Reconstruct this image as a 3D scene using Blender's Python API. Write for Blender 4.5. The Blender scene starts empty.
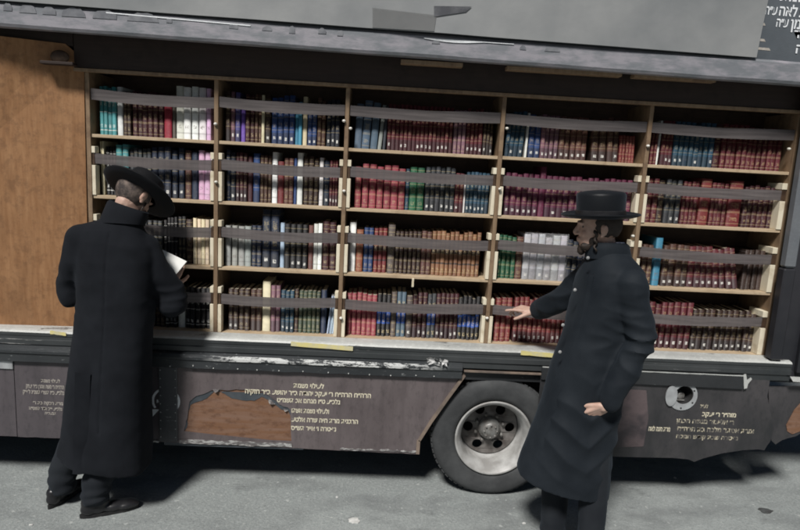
import bpy, bmesh, math, random
from mathutils import Vector, Matrix, noise, geometry, Quaternion
random.seed(7)
S = bpy.context.scene
R = math.radians
PI = math.pi

# ---------------------------------------------------------------- camera
RT = Vector((0.99808658, -0.03205634, 0.05287311))
UP = Vector((-0.04702564, 0.16167192, 0.98572348))
FW = Vector((0.04014679, 0.98632377, -0.1598551))
CAM = Vector((0, -3.3235, 1.92))
F = 604.0
cd = bpy.data.cameras.new('camera')
cam = bpy.data.objects.new('camera', cd)
S.collection.objects.link(cam)
m3 = Matrix((RT, UP, -FW)).transposed()
cam.matrix_world = Matrix.Translation(CAM) @ m3.to_4x4()
cd.sensor_width = 36
cd.lens = 36 * F / 800
cd.clip_start = 0.05
cd.clip_end = 2000
cd.dof.use_dof = True          # the phone picture is a little soft behind the near figures
cd.dof.focus_distance = 2.1
cd.dof.aperture_fstop = 3.2
S.camera = cam
S.render.resolution_x, S.render.resolution_y = 1024, 678
# ---------------------------------------------------------------- light
AZ, EL = R(23), R(51)          # light comes from the left front, high up
w = bpy.data.worlds.new('World')
S.world = w
w.use_nodes = True
nt = w.node_tree
bg = nt.nodes['Background']
sky = nt.nodes.new('ShaderNodeTexSky')
sky.sky_type = 'NISHITA'
sky.sun_disc = False
sky.sun_elevation = EL
sky.sun_rotation = PI + AZ
nt.links.new(sky.outputs[0], bg.inputs[0])
bg.inputs[1].default_value = 0.022
sd = bpy.data.lights.new('sun', 'SUN')
sd.energy = 4.8
sd.angle = R(11)
sd.color = (1.0, 0.97, 0.93)
sun = bpy.data.objects.new('sun', sd)
S.collection.objects.link(sun)
sdir = Vector((math.sin(AZ) * math.cos(EL), math.cos(AZ) * math.cos(EL), -math.sin(EL)))
sun.rotation_euler = sdir.to_track_quat('-Z', 'Y').to_euler()
sun.location = (-3, -6, 7)
S.view_settings.view_transform = 'Standard'
S.view_settings.look = 'None'
S.view_settings.exposure = -0.12
S.view_settings.gamma = 1
S.view_settings.use_curve_mapping = False


# ---------------------------------------------------------------- measuring helpers (points on real planes)
def ray(px, py):
    return RT * ((px - 400) / F) - UP * ((py - 265) / F) + FW


def at(px, py, Y):
    a = ray(px, py)
    return CAM + a * ((Y - CAM.y) / a.y)


def ground(px, py):
    a = ray(px, py)
    return CAM + a * (-CAM.z / a.z)


def xat(px, z, Y):
    lo, hi = 0, 530
    for _ in range(40):
        mid = (lo + hi) / 2
        if at(px, mid, Y).z > z: lo = mid
        else: hi = mid
    return at(px, lo, Y).x


# ---------------------------------------------------------------- node helper
class N:
    def __init__(s, name, rough=0.6, metal=0.0, spec=0.5, coat=0.0):
        s.m = bpy.data.materials.new(name)
        s.m.use_nodes = True
        s.t = s.m.node_tree
        s.b = s.t.nodes['Principled BSDF']
        s.b.inputs['Roughness'].default_value = rough
        s.b.inputs['Metallic'].default_value = metal
        s.b.inputs['Specular IOR Level'].default_value = spec
        s.b.inputs['Coat Weight'].default_value = coat

    def n(s, kind, **kw):
        k = s.t.nodes.new('ShaderNode' + kind)
        for a, v in kw.items():
            setattr(k, a, v)
        return k

    def l(s, a, b):
        s.t.links.new(a, b)

    def val(s, x, sock):
        if isinstance(x, (int, float)):
            sock.default_value = x
        elif isinstance(x, (tuple, list)):
            sock.default_value = tuple(x) + ((1,) if len(x) == 3 and len(sock.default_value) == 4 else ())
        else:
            s.l(x, sock)

    def math(s, op, a, b=0.0, c=None, clamp=False):
        k = s.n('Math', operation=op, use_clamp=clamp)
        s.val(a, k.inputs[0]); s.val(b, k.inputs[1])
        if c is not None: s.val(c, k.inputs[2])
        return k.outputs[0]

    def pos(s, scale=(1, 1, 1), loc=(0, 0, 0)):
        c = s.n('TexCoord').outputs['Object']
        mp = s.n('Mapping')
        s.l(c, mp.inputs[0])
        mp.inputs['Scale'].default_value = scale
        mp.inputs['Location'].default_value = loc
        return mp.outputs[0]

    def noise(s, vec, scale, detail=4, rough=0.55):
        k = s.n('TexNoise')
        s.l(vec, k.inputs['Vector'])
        k.inputs['Scale'].default_value = scale
        k.inputs['Detail'].default_value = detail
        k.inputs['Roughness'].default_value = rough
        return k.outputs[0]

    def ramp(s, x, a, b):
        """0 below a, 1 above b"""
        k = s.n('MapRange', clamp=True)
        s.val(x, k.inputs[0])
        k.inputs[1].default_value = a; k.inputs[2].default_value = b
        return k.outputs[0]

    def mix(s, f, a, b):
        k = s.n('Mix', data_type='RGBA')
        s.val(f, k.inputs[0]); s.val(a, k.inputs[6]); s.val(b, k.inputs[7])
        return k.outputs[2]

    def band(s, v, a, b):
        return s.math('MULTIPLY', s.math('GREATER_THAN', v, a), s.math('LESS_THAN', v, b))

    def bump(s, h, dist=0.002, strength=1.0):
        k = s.n('Bump')
        k.inputs['Distance'].default_value = dist
        k.inputs['Strength'].default_value = strength
        s.l(h, k.inputs['Height'])
        s.l(k.outputs[0], s.b.inputs['Normal'])

    def color(s, c):
        s.val(c, s.b.inputs['Base Color'])


def simple(name, c1, c2=None, scale=8, rough=0.6, stretch=(1, 1, 1), metal=0.0, spec=0.4, bumpd=0.0, lo=0.4, hi=0.62, bscale=None, detail=5):
    n = N(name, rough, metal, spec)
    p = n.pos(stretch)
    nz = n.noise(p, scale, detail)
    n.color(n.mix(n.ramp(nz, lo, hi), c1, c2 or c1))
    if bumpd:
        n.bump(n.noise(p, bscale or scale * 4, 5), bumpd)
    return n.m


M = {}
# asphalt
n = N('worn asphalt', 0.85, 0, 0.3)
p = n.pos()
big = n.noise(p, 0.9, 5, .6); fine = n.noise(p, 60, 3, .7); mid = n.noise(p, 7, 5, .65)
c = n.mix(n.ramp(big, .35, .65), (.225, .245, .242), (.285, .308, .302))
c = n.mix(n.math('MULTIPLY', n.ramp(mid, .45, .7), .5), c, (.18, .195, .195))
c = n.mix(n.math('MULTIPLY', n.ramp(fine, .45, .75), .55), c, (.42, .44, .43))
fine2 = n.noise(p, 110, 2, .5)
c = n.mix(n.math('MULTIPLY', n.ramp(fine2, .58, .7), .5), c, (.07, .075, .078))
blot = n.noise(n.pos((1, 2.2, 1)), 1.7, 6, .6)
c = n.mix(n.math('MULTIPLY', n.ramp(blot, .47, .66), .55), c, (.12, .128, .13))
stain = n.noise(n.pos((1, 1, 1), (4, 2, 0)), 4.5, 5, .7)
c = n.mix(n.math('MULTIPLY', n.ramp(stain, .60, .72), .6), c, (.09, .096, .098))
pale = n.noise(p, 26, 3, .5)
c = n.mix(n.math('MULTIPLY', n.ramp(pale, .66, .72), .5), c, (.5, .52, .5))
n.color(c); n.bump(n.math('ADD', n.math('MULTIPLY', mid, .6), fine), .005, .9)
M['asphalt'] = n.m

# plywood
n = N('weathered plywood', .7, 0, .3)
p = n.pos()
g = n.noise(n.pos((9, 9, 1.1)), 5, 6, .65); k2 = n.noise(p, 22, 6, .75); k3 = n.noise(n.pos((1, 1, .5)), 3.2, 4)
c = n.mix(n.ramp(g, .35, .7), (.235, .115, .05), (.33, .178, .085))
c = n.mix(n.math('MULTIPLY', n.ramp(k2, .48, .62), .42), c, (.12, .06, .03))
c = n.mix(n.math('MULTIPLY', n.ramp(k3, .5, .68), .55), c, (.15, .075, .035))
n.color(c); n.bump(k2, .002, .5)
M['plywood'] = n.m
n = N('torn bare plywood', .75, 0, .3)
g = n.noise(n.pos((1.2, 1, 12)), 4, 6, .65); k2 = n.noise(n.pos((3, 1, 5)), 6, 5, .7)
c = n.mix(n.ramp(g, .35, .65), (.20, .12, .085), (.17, .085, .045))
c = n.mix(n.math('MULTIPLY', n.ramp(k2, .5, .64), .6), c, (.10, .05, .03))
n.color(c); n.bump(g, .002, .5)
M['torn'] = n.m


def wood(name, a, b, dark, stretch=(1.2, 9, 14), rough=.6):
    n = N(name, rough, 0, .35)
    g = n.noise(n.pos(stretch), 4, 6, .6); k = n.noise(n.pos(), 14, 4, .6)
    c = n.mix(n.ramp(g, .35, .65), a, b)
    c = n.mix(n.math('MULTIPLY', n.ramp(k, .52, .66), .5), c, dark)
    n.color(c); n.bump(g, .001, .6)
    return n.m


M['shelfwood'] = wood('shelf board wood', (.50, .39, .265), (.41, .31, .20), (.27, .19, .12))
M['postwood'] = wood('divider wood', (.25, .175, .11), (.19, .125, .075), (.10, .06, .04), (12, 9, 1.2))
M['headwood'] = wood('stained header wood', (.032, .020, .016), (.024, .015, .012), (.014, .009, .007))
M['backwood'] = wood('bookcase back wood', (.07, .042, .03), (.05, .03, .02), (.03, .018, .012))
M['cream'] = wood('painted cream wood', (.74, .68, .54), (.66, .59, .45), (.42, .34, .22), (9, 9, 2))

M['hinge'] = simple('brown metal clasp', (.09, .055, .035), (.05, .03, .02), 30, .5, metal=.3)
M['knob'] = simple('white plastic knob', (.75, .73, .68), (.6, .58, .5), 30, .4)

# grey semi-clear strap
n = N('smoky plastic strap', .6, 0, .3)
g = n.noise(n.pos((1.5, 1, 30)), 3, 4)
n.color(n.mix(n.ramp(g, .35, .65), (.165, .145, .143), (.105, .092, .092)))
n.b.inputs['Alpha'].default_value = .80
n.bump(g, .001, .5)
M['strap'] = n.m


def paint(name, base, base2, chip, thr=.62, rough=.45, streak=(2, 2, 14), scale=5, spec=.5, extra=None):
    n = N(name, rough, 0, spec)
    p = n.pos(streak)
    a = n.noise(p, scale, 6, .62); d = n.noise(n.pos(), 2.0, 4, .6); f = n.noise(n.pos((3, 3, 6)), 18, 5, .7)
    c = n.mix(n.ramp(d, .35, .65), base, base2)
    c = n.mix(n.math('MULTIPLY', n.ramp(f, .5, .75), .3), c, [min(1, x * 1.8 + .012) for x in base])
    mask = n.math('MULTIPLY', n.ramp(a, thr, thr + .03), n.ramp(f, .35, .5))
    c = n.mix(mask, c, chip)
    n.color(c); n.bump(n.math('ADD', f, mask), .0012, .6)
    return n.m


M['black'] = paint('scuffed black paint', (.018, .020, .022), (.032, .034, .037), (.25, .26, .26), .68)
M['blackrail'] = paint('black painted rail', (.026, .030, .032), (.05, .054, .056), (.35, .35, .34), .67, .35, (1, 2, 30), 3)
M['ledge'] = paint('worn white ledge', (.50, .51, .49), (.34, .35, .34), (.16, .16, .155), .62, .5, (1.2, 2, 8), 4)
# trim with pale mottling over slate
n = N('mottled rail paint', .45, 0, .45)
p1 = n.noise(n.pos((2.2, 1, 7)), 3.5, 5, .6); p2 = n.noise(n.pos((1, 1, 3)), 12, 5, .65)
zz = n.n('SeparateXYZ'); n.l(n.pos(), zz.inputs[0])
c = n.mix(n.ramp(p1, .40, .60), (.17, .18, .195), (.27, .26, .285))
c = n.mix(n.math('MULTIPLY', n.ramp(p2, .5, .62), .4), c, (.14, .15, .168))
n.color(c); n.bump(p2, .002, .6)
M['trim'] = n.m
M['uppersheet'] = simple('dull grey sheet', (.17, .18, .186), (.27, .275, .275), 2.2, .55, bumpd=.003, bscale=5, lo=.3, hi=.7)
M['upperdark'] = paint('slate painted side', (.06, .07, .08), (.10, .112, .125), (.3, .31, .33), .67, .4, (1, 1, 9), 4)
# ribbed vinyl wrap


def vinyl(name, a, b, dark, ribs=8.2, smudge=.5, off=0.0):
    n = N(name, .45, 0, .45)
    p = n.pos()
    sx = n.n('SeparateXYZ'); n.l(p, sx.inputs[0])
    wob = n.noise(n.pos((1, 1, 2)), 1.5, 2)
    x = n.math('ADD', n.math('MULTIPLY', n.math('ADD', sx.outputs[0], off), ribs), n.math('MULTIPLY', wob, .5))
    fr = n.math('ABSOLUTE', n.math('SUBTRACT', n.math('FRACT', x), .5))
    rib = n.math('SUBTRACT', 1.0, n.ramp(fr, 0.0, .22))
    d = n.noise(n.pos((1.5, 1, .8)), 3.0, 5, .6); f = n.noise(n.pos((4, 1, 2)), 12, 5, .7)
    c = n.mix(n.ramp(d, .35, .68), a, b)
    c = n.mix(n.math('MULTIPLY', n.ramp(f, .5, .7), smudge), c, dark)
    c = n.mix(n.math('MULTIPLY', rib, .15), c, dark)
    n.color(c); n.bump(n.math('SUBTRACT', n.math('MULTIPLY', f, .25), rib), .006, .5)
    return n.m


M['vinyl'] = vinyl('ribbed mauve grey vinyl', (.098, .081, .083), (.140, .118, .120), (.052, .044, .046))
M['vinylleft'] = vinyl('dim ribbed vinyl', (.070, .062, .068), (.098, .085, .092), (.04, .037, .041), 5.0)
M['vinyldark'] = vinyl('dark scuffed vinyl', (.026, .027, .029), (.062, .058, .061), (.018, .019, .021), 2.3, .5)
M['darklayer'] = simple('dark layer under vinyl', (.045, .055, .065), (.07, .08, .09), 10, .5)
M['frayed'] = simple('frayed white edge', (.42, .42, .41), (.12, .11, .11), 26, .8, bumpd=.004, stretch=(1, 1, 3), lo=.42, hi=.55)
M['gold'] = simple('cream lettering', (.72, .67, .52), (.60, .55, .42), 60, .5)
M['goldworn'] = simple('worn cream lettering', (.55, .50, .38), (.14, .13, .115), 45, .5, lo=.42, hi=.55)
M['dimtext'] = simple('faded lettering', (.42, .39, .35), (.34, .31, .28), 60, .5)
M['whitetext'] = simple('white lettering', (.78, .80, .82), (.68, .7, .72), 60, .4)
M['slatepost'] = paint('dull slate paint', (.045, .048, .053), (.065, .068, .074), (.3, .3, .3), .68)
M['fadedmark'] = simple('faded rail mark', (.13, .135, .15), (.20, .205, .22), 14, .5)
M['patchgrey'] = simple('pale grey patch', (.26, .265, .268), (.30, .305, .305), 3, .55)
M['tape'] = simple('yellow tape', (.66, .58, .24), (.56, .52, .34), 25, .5, stretch=(1, 1, 1), bumpd=.001)
M['foil'] = simple('crumpled silver tape', (.62, .62, .61), (.28, .28, .28), 40, .35, bumpd=.01, bscale=40)
M['metalwhite'] = simple('painted rim metal', (.42, .42, .41), (.27, .265, .255), 9, .38, bumpd=.0, lo=.4, hi=.6)
M['rimdirty'] = simple('dusty rim dish', (.20, .19, .18), (.075, .065, .06), 7, .5, lo=.42, hi=.6)
M['tyre'] = simple('dusty tyre rubber', (.038, .040, .042), (.062, .065, .067), 7, .8, bumpd=.001, bscale=60)
M['hub'] = simple('greasy hub metal', (.26, .26, .25), (.13, .12, .11), 24, .5, metal=.4)
M['zinc'] = simple('grey filler plate', (.42, .44, .45), (.33, .34, .35), 20, .4, metal=.2)
M['hole'] = simple('unlit pipe metal', (.02, .02, .021), (.03, .03, .03), 20, .6)
M['chassis'] = simple('sooty chassis steel', (.02, .02, .021), (.012, .012, .012), 6, .8)
M['postblack'] = paint('slate painted post', (.11, .12, .135), (.16, .17, .18), (.4, .42, .43), .68, .35, (3, 3, 1), 4)
M['doorblack'] = simple('black door skin', (.018, .019, .023), (.028, .028, .033), 3, .4)
M['plasticwrap'] = None


# ---------------------------------------------------------------- mesh helpers
def tag(o, label=None, cat=None, group=None, kind=None):
    if label: o['label'] = label
    if cat: o['category'] = cat
    if group: o['group'] = group
    if kind: o['kind'] = kind
    return o


def root(name, loc, label, cat, group=None):
    o = bpy.data.objects.new(name, None)
    S.collection.objects.link(o)
    o.location = loc
    o.empty_display_size = .1
    return tag(o, label, cat, group)


def origin_of(o):
    v = Vector((0, 0, 0))
    while o:
        v += o.location
        o = o.parent
    return v


def emit(name, bm, mats, parent=None, smooth=False, loc=None):
    """link a bmesh given in world coordinates"""
    me = bpy.data.meshes.new(name)
    off = origin_of(parent) if parent else (Vector(loc) if loc else Vector((0, 0, 0)))
    l = Vector((0, 0, 0))
    if parent is None and loc: l = Vector(loc)
    for v in bm.verts: v.co -= off
    bmesh.ops.recalc_face_normals(bm, faces=bm.faces)
    bm.to_mesh(me); bm.free()
    if not isinstance(mats, (list, tuple)): mats = [mats]
    for m in mats: me.materials.append(m)
    if smooth:
        for p_ in me.polygons: p_.use_smooth = True
        me.set_sharp_from_angle(angle=R(50))
    o = bpy.data.objects.new(name, me)
    S.collection.objects.link(o)
    o.location = l
    if parent: o.parent = parent
    return o


def box(bm, x0, x1, y0, y1, z0, z1, bev=0, mi=0):
    r = bmesh.ops.create_cube(bm, size=1)
    vs = r['verts']
    for v in vs:
        v.co = Vector(((x0 + x1) / 2 + v.co.x * (x1 - x0), (y0 + y1) / 2 + v.co.y * (y1 - y0), (z0 + z1) / 2 + v.co.z * (z1 - z0)))
    fs = {f for v in vs for f in v.link_faces}
    for f in fs: f.material_index = mi
    if bev:
        es = list({e for v in vs for e in v.link_edges})
        bmesh.ops.bevel(bm, geom=es, offset=bev, segments=1, affect='EDGES')
    return vs


def newbox(name, x0, x1, y0, y1, z0, z1, mat, parent, bev=.003):
    bm = bmesh.new(); box(bm, x0, x1, y0, y1, z0, z1, bev)
    return emit(name, bm, mat, parent)


def sheet(bm, loops, y0, y1, mi=0):
    """extruded polygon with holes in the XZ plane between y0 (front) and y1"""
    pts = [Vector((p[0], 0, p[1])) for lp in loops for p in lp]
    tris = geometry.tessellate_polygon([[Vector((p[0], p[1], 0)) for p in lp] for lp in loops])
    f = [bm.verts.new((p.x, y0, p.z)) for p in pts]
    b = [bm.verts.new((p.x, y1, p.z)) for p in pts]
    for t in tris:
        try:
            bm.faces.new([f[i] for i in t]).material_index = mi
            bm.faces.new([b[i] for i in reversed(t)]).material_index = mi
        except ValueError: pass
    i0 = 0
    for lp in loops:
        k = len(lp)
        for i in range(k):
            a, c_ = i0 + i, i0 + (i + 1) % k
            bm.faces.new([f[a], b[a], b[c_], f[c_]]).material_index = mi
        i0 += k


def profile_x(bm, prof, x0, x1, mi=0, slope=0.0, nx=1):
    """profile [(y,z)] extruded along X; slope tilts z with x"""
    rows = []
    for i in range(nx + 1):
        x = x0 + (x1 - x0) * i / nx
        rows.append([bm.verts.new((x, y, z - slope * x)) for y, z in prof])
    k = len(prof)
    for a, b in zip(rows, rows[1:]):
        for j in range(k):
            bm.faces.new([a[j], a[(j + 1) % k], b[(j + 1) % k], b[j]]).material_index = mi
    bm.faces.new(rows[0]); bm.faces.new(list(reversed(rows[-1])))


def lathe_y(bm, prof, cx, cz, seg=64, mi=0, closed=False):
    """prof [(r,y)] revolved round an axis along Y through (cx,cz)"""
    rings = []
    for r, y in prof:
        if r < 1e-6: rings.append([bm.verts.new((cx, y, cz))]); continue
        rings.append([bm.verts.new((cx + r * math.cos(2 * PI * i / seg), y, cz + r * math.sin(2 * PI * i / seg))) for i in range(seg)])
    pr = list(zip(rings, rings[1:]))
    if closed: pr.append((rings[-1], rings[0]))
    for a, b in pr:
        for i in range(seg):
            j = (i + 1) % seg
            if len(a) == 1 and len(b) == 1: continue
            if len(a) == 1: f = bm.faces.new([a[0], b[i], b[j]])
            elif len(b) == 1: f = bm.faces.new([a[i], b[0], a[j]])
            else: f = bm.faces.new([a[i], b[i], b[j], a[j]])
            f.material_index = mi; f.smooth = True


def text(name, s, x, z, Y, h, mat, parent, align='CENTER', width=None, bold=.02, rot=0.0):
    """Hebrew line: glyphs are laid left to right, so the string is reversed first"""
    s2 = s[::-1]
    c_ = bpy.data.curves.new('tmp', 'FONT')
    c_.body = s2; c_.size = 1; c_.offset = bold; c_.extrude = 0.0; c_.resolution_u = 3
    o = bpy.data.objects.new('tmp', c_)
    S.collection.objects.link(o)
    bpy.context.view_layer.update()
    me = bpy.data.meshes.new_from_object(o.evaluated_get(bpy.context.evaluated_depsgraph_get()))
    bpy.data.objects.remove(o); bpy.data.curves.remove(c_)
    xs = [v.co.x for v in me.vertices]; ys = [v.co.y for v in me.vertices]
    x0, x1, y0 = min(xs), max(xs), 0
    sc = h / .62
    sx = (width / (x1 - x0)) if width else sc
    bm = bmesh.new(); bm.from_mesh(me); bpy.data.meshes.remove(me)
    ca, sa = math.cos(rot), math.sin(rot)
    for v in bm.verts:
        lx = (v.co.x - (x0 + x1) / 2) * sx; lz = v.co.y * sc
        v.co = Vector((x + lx * ca - lz * sa, Y, z + lx * sa + lz * ca))
    bmesh.ops.remove_doubles(bm, verts=bm.verts, dist=1e-5)
    return emit(name, bm, mat, parent)


# ---------------------------------------------------------------- ground
bm = bmesh.new()
ext = [-400, -40, -12] + [-8 + i * .5 for i in range(33)] + [12, 40, 400]
grid = [[bm.verts.new((x, y, 0)) for x in ext] for y in ext]
for i in range(len(ext) - 1):
    for j in range(len(ext) - 1):
        bm.faces.new([grid[i][j], grid[i][j + 1], grid[i + 1][j + 1], grid[i + 1][j]])
tag(emit('ground', bm, M['asphalt']), kind='structure')

# ---------------------------------------------------------------- the truck
TR = root('truck', (0.3, 1.2, 0), 'long dark truck with its side open on five bays of bookshelves', 'truck')
BX = [-1.605, -0.912, -0.196, 0.671, 1.505, 2.362]       # divider fronts
ZS = [2.010, 1.676, 1.302, 0.918]                         # shelf tops, top row first
ZH = 2.345
L0, L1 = -3.4, 3.4

# carcase: roof, floor, far side, ends
bm = bmesh.new()
box(bm, L0, L1, .62, 2.3, .80, .90, .004)
emit('floor', bm, M['chassis'], TR)
newbox('roof', L0, L1, -.06, 2.32, 3.12, 3.18, M['upperdark'], TR, .006)
newbox('far_wall', L0, L1, 2.26, 2.31, .90, 3.12, M['upperdark'], TR, .004)
newbox('end_wall', L0 - .04, L0, .0, 2.3, .30, 3.12, M['upperdark'], TR)
newbox('end_wall', L1, L1 + .04, .0, 2.3, .60, 3.12, M['upperdark'], TR)
bm = bmesh.new()
for y in (.62, 1.55): box(bm, L0 + .05, L1, y, y + .09, .58, .80, .004)
for i in range(9): box(bm, L0 + .3 + i * .75, L0 + .36 + i * .75, .1, 2.2, .74, .80, .003)
box(bm, .68, .80, .3, 2.0, .31, .43, .02)
emit('chassis', bm, M['chassis'], TR)
# long brace and tank under the floor
bm = bmesh.new()
a, b = Vector((-.95, .42, .26)), Vector((.2, .5, .14))
for i in range(2): pass
d = (b - a).normalized(); q = d.to_track_quat('Z', 'Y')
r_ = bmesh.ops.create_cone(bm, cap_ends=True, segments=10, radius1=.012, radius2=.012, depth=(b - a).length)
for v in r_['verts']: v.co = q @ v.co + (a + b) / 2
emit('brace', bm, M['hub'], TR)
newbox('underbody_tank', -2.6, -1.9, .75, 1.4, .32, .72, M['chassis'], TR, .03)

# upper side: trim rail, grey sheet, lettered dark side
bm = bmesh.new()
profile_x(bm, [(-.08, 2.486), (-.088, 2.50), (-.085, 2.588), (-.07, 2.602), (.12, 2.602), (.12, 2.53), (-.02, 2.52), (-.03, 2.486)], L0, L1, 0, .012, 60)
for v in bm.verts:
    if v.co.y < -.05:
        v.co.y += .001 * noise.noise(Vector((v.co.x * 3, 0, v.co.z * 4)))
        v.co.z += .004 * noise.noise(Vector((v.co.x * 2.2, 5, 0)))
emit('trim_rail', bm, M['trim'], TR)
newbox('upper_side', L0, L1, -.05, -.02, 2.56, 3.12, M['upperdark'], TR, .002)
bm = bmesh.new()
xa, xb = L0 + .1, at(756, 66, -.1).x
nxs, nzs = 90, 10
front, back = [], []
def sheet_y(x, z):
    t = max(0, min(1, (z - (2.606 - .012 * x)) / .46))
    sag = .012 * math.exp(-((x - .27) / .18) ** 2) * (1 - t) ** 2
    return -.094 - .010 * noise.noise(Vector((x * 1.3, z * 2, 1))) - .012 * (1 - t) * (.5 + noise.noise(Vector((x * 1.1, 0, 3)))) - sag
def patch(name, pts, mat, parent, off=.003, n_=10):
    # four corners, laid over the bowed sheet
    a_, b2, c2, d2 = [Vector(p_) for p_ in pts]
    bm = bmesh.new(); g = []
    for i in range(n_ + 1):
        row = []
        for j in range(n_ + 1):
            u_, v_ = i / n_, j / n_
            p_ = a_.lerp(b2, u_).lerp(d2.lerp(c2, u_), v_)
            row.append(bm.verts.new((p_.x, sheet_y(p_.x, p_.z) - off, p_.z)))
        g.append(row)
    for i in range(n_):
        for j in range(n_): bm.faces.new([g[i][j], g[i + 1][j], g[i + 1][j + 1], g[i][j + 1]])
    bmesh.ops.solidify(bm, geom=bm.faces, thickness=.002)
    return emit(name, bm, mat, parent)
for i in range(nxs + 1):
    fr, bk = [], []
    for j in range(nzs + 1):
        t = j / nzs
        x = xa + (xb + .03 * t - xa) * i / nxs
        zb = 2.606 - .012 * x
        z = zb + t * .46
        y = sheet_y(x, z)
        fr.append(bm.verts.new((x, y, z))); bk.append(bm.verts.new((x, y + .012, z)))
    front.append(fr); back.append(bk)
for i in range(nxs):
    for j in range(nzs):
        bm.faces.new([front[i][j], front[i + 1][j], front[i + 1][j + 1], front[i][j + 1]])
        bm.faces.new([back[i][j], back[i][j + 1], back[i + 1][j + 1], back[i + 1][j]])
for j in range(nzs):
    bm.faces.new([front[0][j], front[0][j + 1], back[0][j + 1], back[0][j]])
    bm.faces.new([front[-1][j], back[-1][j], back[-1][j + 1], front[-1][j + 1]])
for i in range(nxs):
    bm.faces.new([front[i][0], back[i][0], back[i + 1][0], front[i + 1][0]])
    bm.faces.new([front[i][-1], front[i + 1][-1], back[i + 1][-1], back[i][-1]])
us = emit('grey_sheet', bm, M['uppersheet'], TR, True)
# second lapped piece of the sheet and a torn flap
patch('lapped_patch', [at(a_, b2, -.11) for a_, b2 in ((372.5, 27.3), (434, 31.6), (436.5, 15.5), (372.5, 7.5))], M['patchgrey'], us, .003)
patch('folded_flap', [at(a_, b2, -.11) for a_, b2 in ((434, 17), (466, 12), (472, 6.5), (434, 6))], M['fadedmark'], us, .0045)
bm = bmesh.new()
tp, bt = [], []
for i in range(13):
    t = i / 12; p_ = at(424 + 90 * t, 38.0 + 6.2 * t, -.09)
    tp.append((p_.x, p_.z + .001)); bt.append((p_.x, p_.z - .002 - .011 * math.sin(PI * min(1, t * 1.5)) * (t < .67)))
sheet(bm, [bt + tp[::-1]], -.0905, -.086)
emit('bulge_highlight', bm, M['whitetext'], us)  # thin white strip painted in as the highlight on the sheet's lower bulge

# lettering top right (cut off by the picture's edge)
for k_, (s_, px, py, hpx, wpx) in enumerate((('נשמת', 796, 1.5, 8, 32), ('ע״ה', 771, 14.5, 7.5, 12), ('לאה', 788, 16, 8.5, 18), ('בת', 805, 17.5, 8.5, 12), ('ע״ה', 782, 27, 7.5, 12), ('פרידמן', 806, 29.5, 8.5, 32), ('מרת יוכבד', 819, 39.5, 7, 52), ('תנצב״ה', 815, 54.5, 8, 40))):
    q_ = at(px, py, -.054)
    text('lettering', s_, q_.x, q_.z, -.0512 - .0004 * k_, hpx / 187, M['whitetext'], TR, width=wpx / 187, rot=R(-.5), bold=.022)
for px, py, wpx in ((760, 40, 12), (764, 49, 14), (760, 24, 12)):
    q_ = at(px, py, -.053)
    bm = bmesh.new()
    lp = [(q_.x - wpx / 374, q_.z - .005), (q_.x + wpx / 374, q_.z - .007), (q_.x + wpx / 500, q_.z + .006), (q_.x - wpx / 420, q_.z + .007)]
    sheet(bm, [lp], -.0515, -.0502)
    emit('worn_paint', bm, M['dimtext'], TR)

# faded dark marks and a white strip painting the edge highlight along the rail
for x0_, x1_, y0_, y1_ in ((3, 12, 4, 11), (19, 36, 6, 13.5), (42, 56, 8, 15), (61, 85, 9.5, 17.5), (92, 117, 12, 19.5), (126, 158, 15, 22.5), (166, 172, 18, 23), (229, 238, 24, 29), (262, 272, 27, 31), (289, 295, 27, 33.5), (318, 326, 29, 34), (337, 343, 31, 36), (432, 440, 41, 44), (520, 526, 46, 50), (545, 560, 48, 52)):
    a_, b2 = at(x0_, (y0_ + y1_) / 2, -.09), at(x1_, y1_, -.09)
    wd = (b2.x - a_.x) / 2; hh = (y1_ - y0_) / 185
    zc = b2.z
    lp = []
    for i in range(11):
        t = PI * i / 10
        lp.append((a_.x + wd + wd * math.cos(t) * (1 + .05 * random.uniform(-1, 1)), zc + hh * math.sin(t) ** .7 * (1 + .12 * random.uniform(-1, 1))))
    bm = bmesh.new(); sheet(bm, [lp], -.0887, -.082)
    emit('faded_mark', bm, M['fadedmark'], TR)
for x0_, y0_, x1_, y1_ in ((105, 12.0, 250, 25.2), ):
    a_, b2 = at(x0_, y0_, -.1), at(x1_, y1_, -.1)
    bm = bmesh.new(); sheet(bm, [[(a_.x, a_.z - .003), (b2.x, b2.z - .003), (b2.x, b2.z + .002), (a_.x, a_.z + .002)]], -.0893, -.083)
    emit('lip_highlight', bm, M['whitetext'], TR)

# wooden battens under the rail
for px0, px1, py in ((401, 463, 60), (507, 622, 67), (634, 716, 75)):
    p0, p1 = at(px0, py, -.03), at(px1, py + (px1 - px0) * .06, -.03)
    bm = bmesh.new()
    box(bm, p0.x, p1.x, -.035, .02, 2.455, 2.476, .002)
    emit('batten', bm, M['postwood'], TR)

# header over the bookcase
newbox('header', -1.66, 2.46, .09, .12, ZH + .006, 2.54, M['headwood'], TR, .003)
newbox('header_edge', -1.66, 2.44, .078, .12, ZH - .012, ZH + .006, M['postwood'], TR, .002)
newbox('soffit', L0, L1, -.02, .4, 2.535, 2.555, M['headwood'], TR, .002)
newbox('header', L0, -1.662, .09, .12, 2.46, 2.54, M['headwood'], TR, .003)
# plywood on the left, set slightly askew
bm = bmesh.new()
sheet(bm, [[(-3.3, .915), (-2.02, .915), (-1.625, .915), (-1.615, 2.40), (-1.70, 2.47), (-2.02, 2.48), (-3.3, 2.50)]], .10, .118)
for v in bm.verts:
    v.co.y -= min(.08, (-1.62 - v.co.x) * .20)
emit('plywood_panel', bm, M['plywood'], TR)
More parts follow.
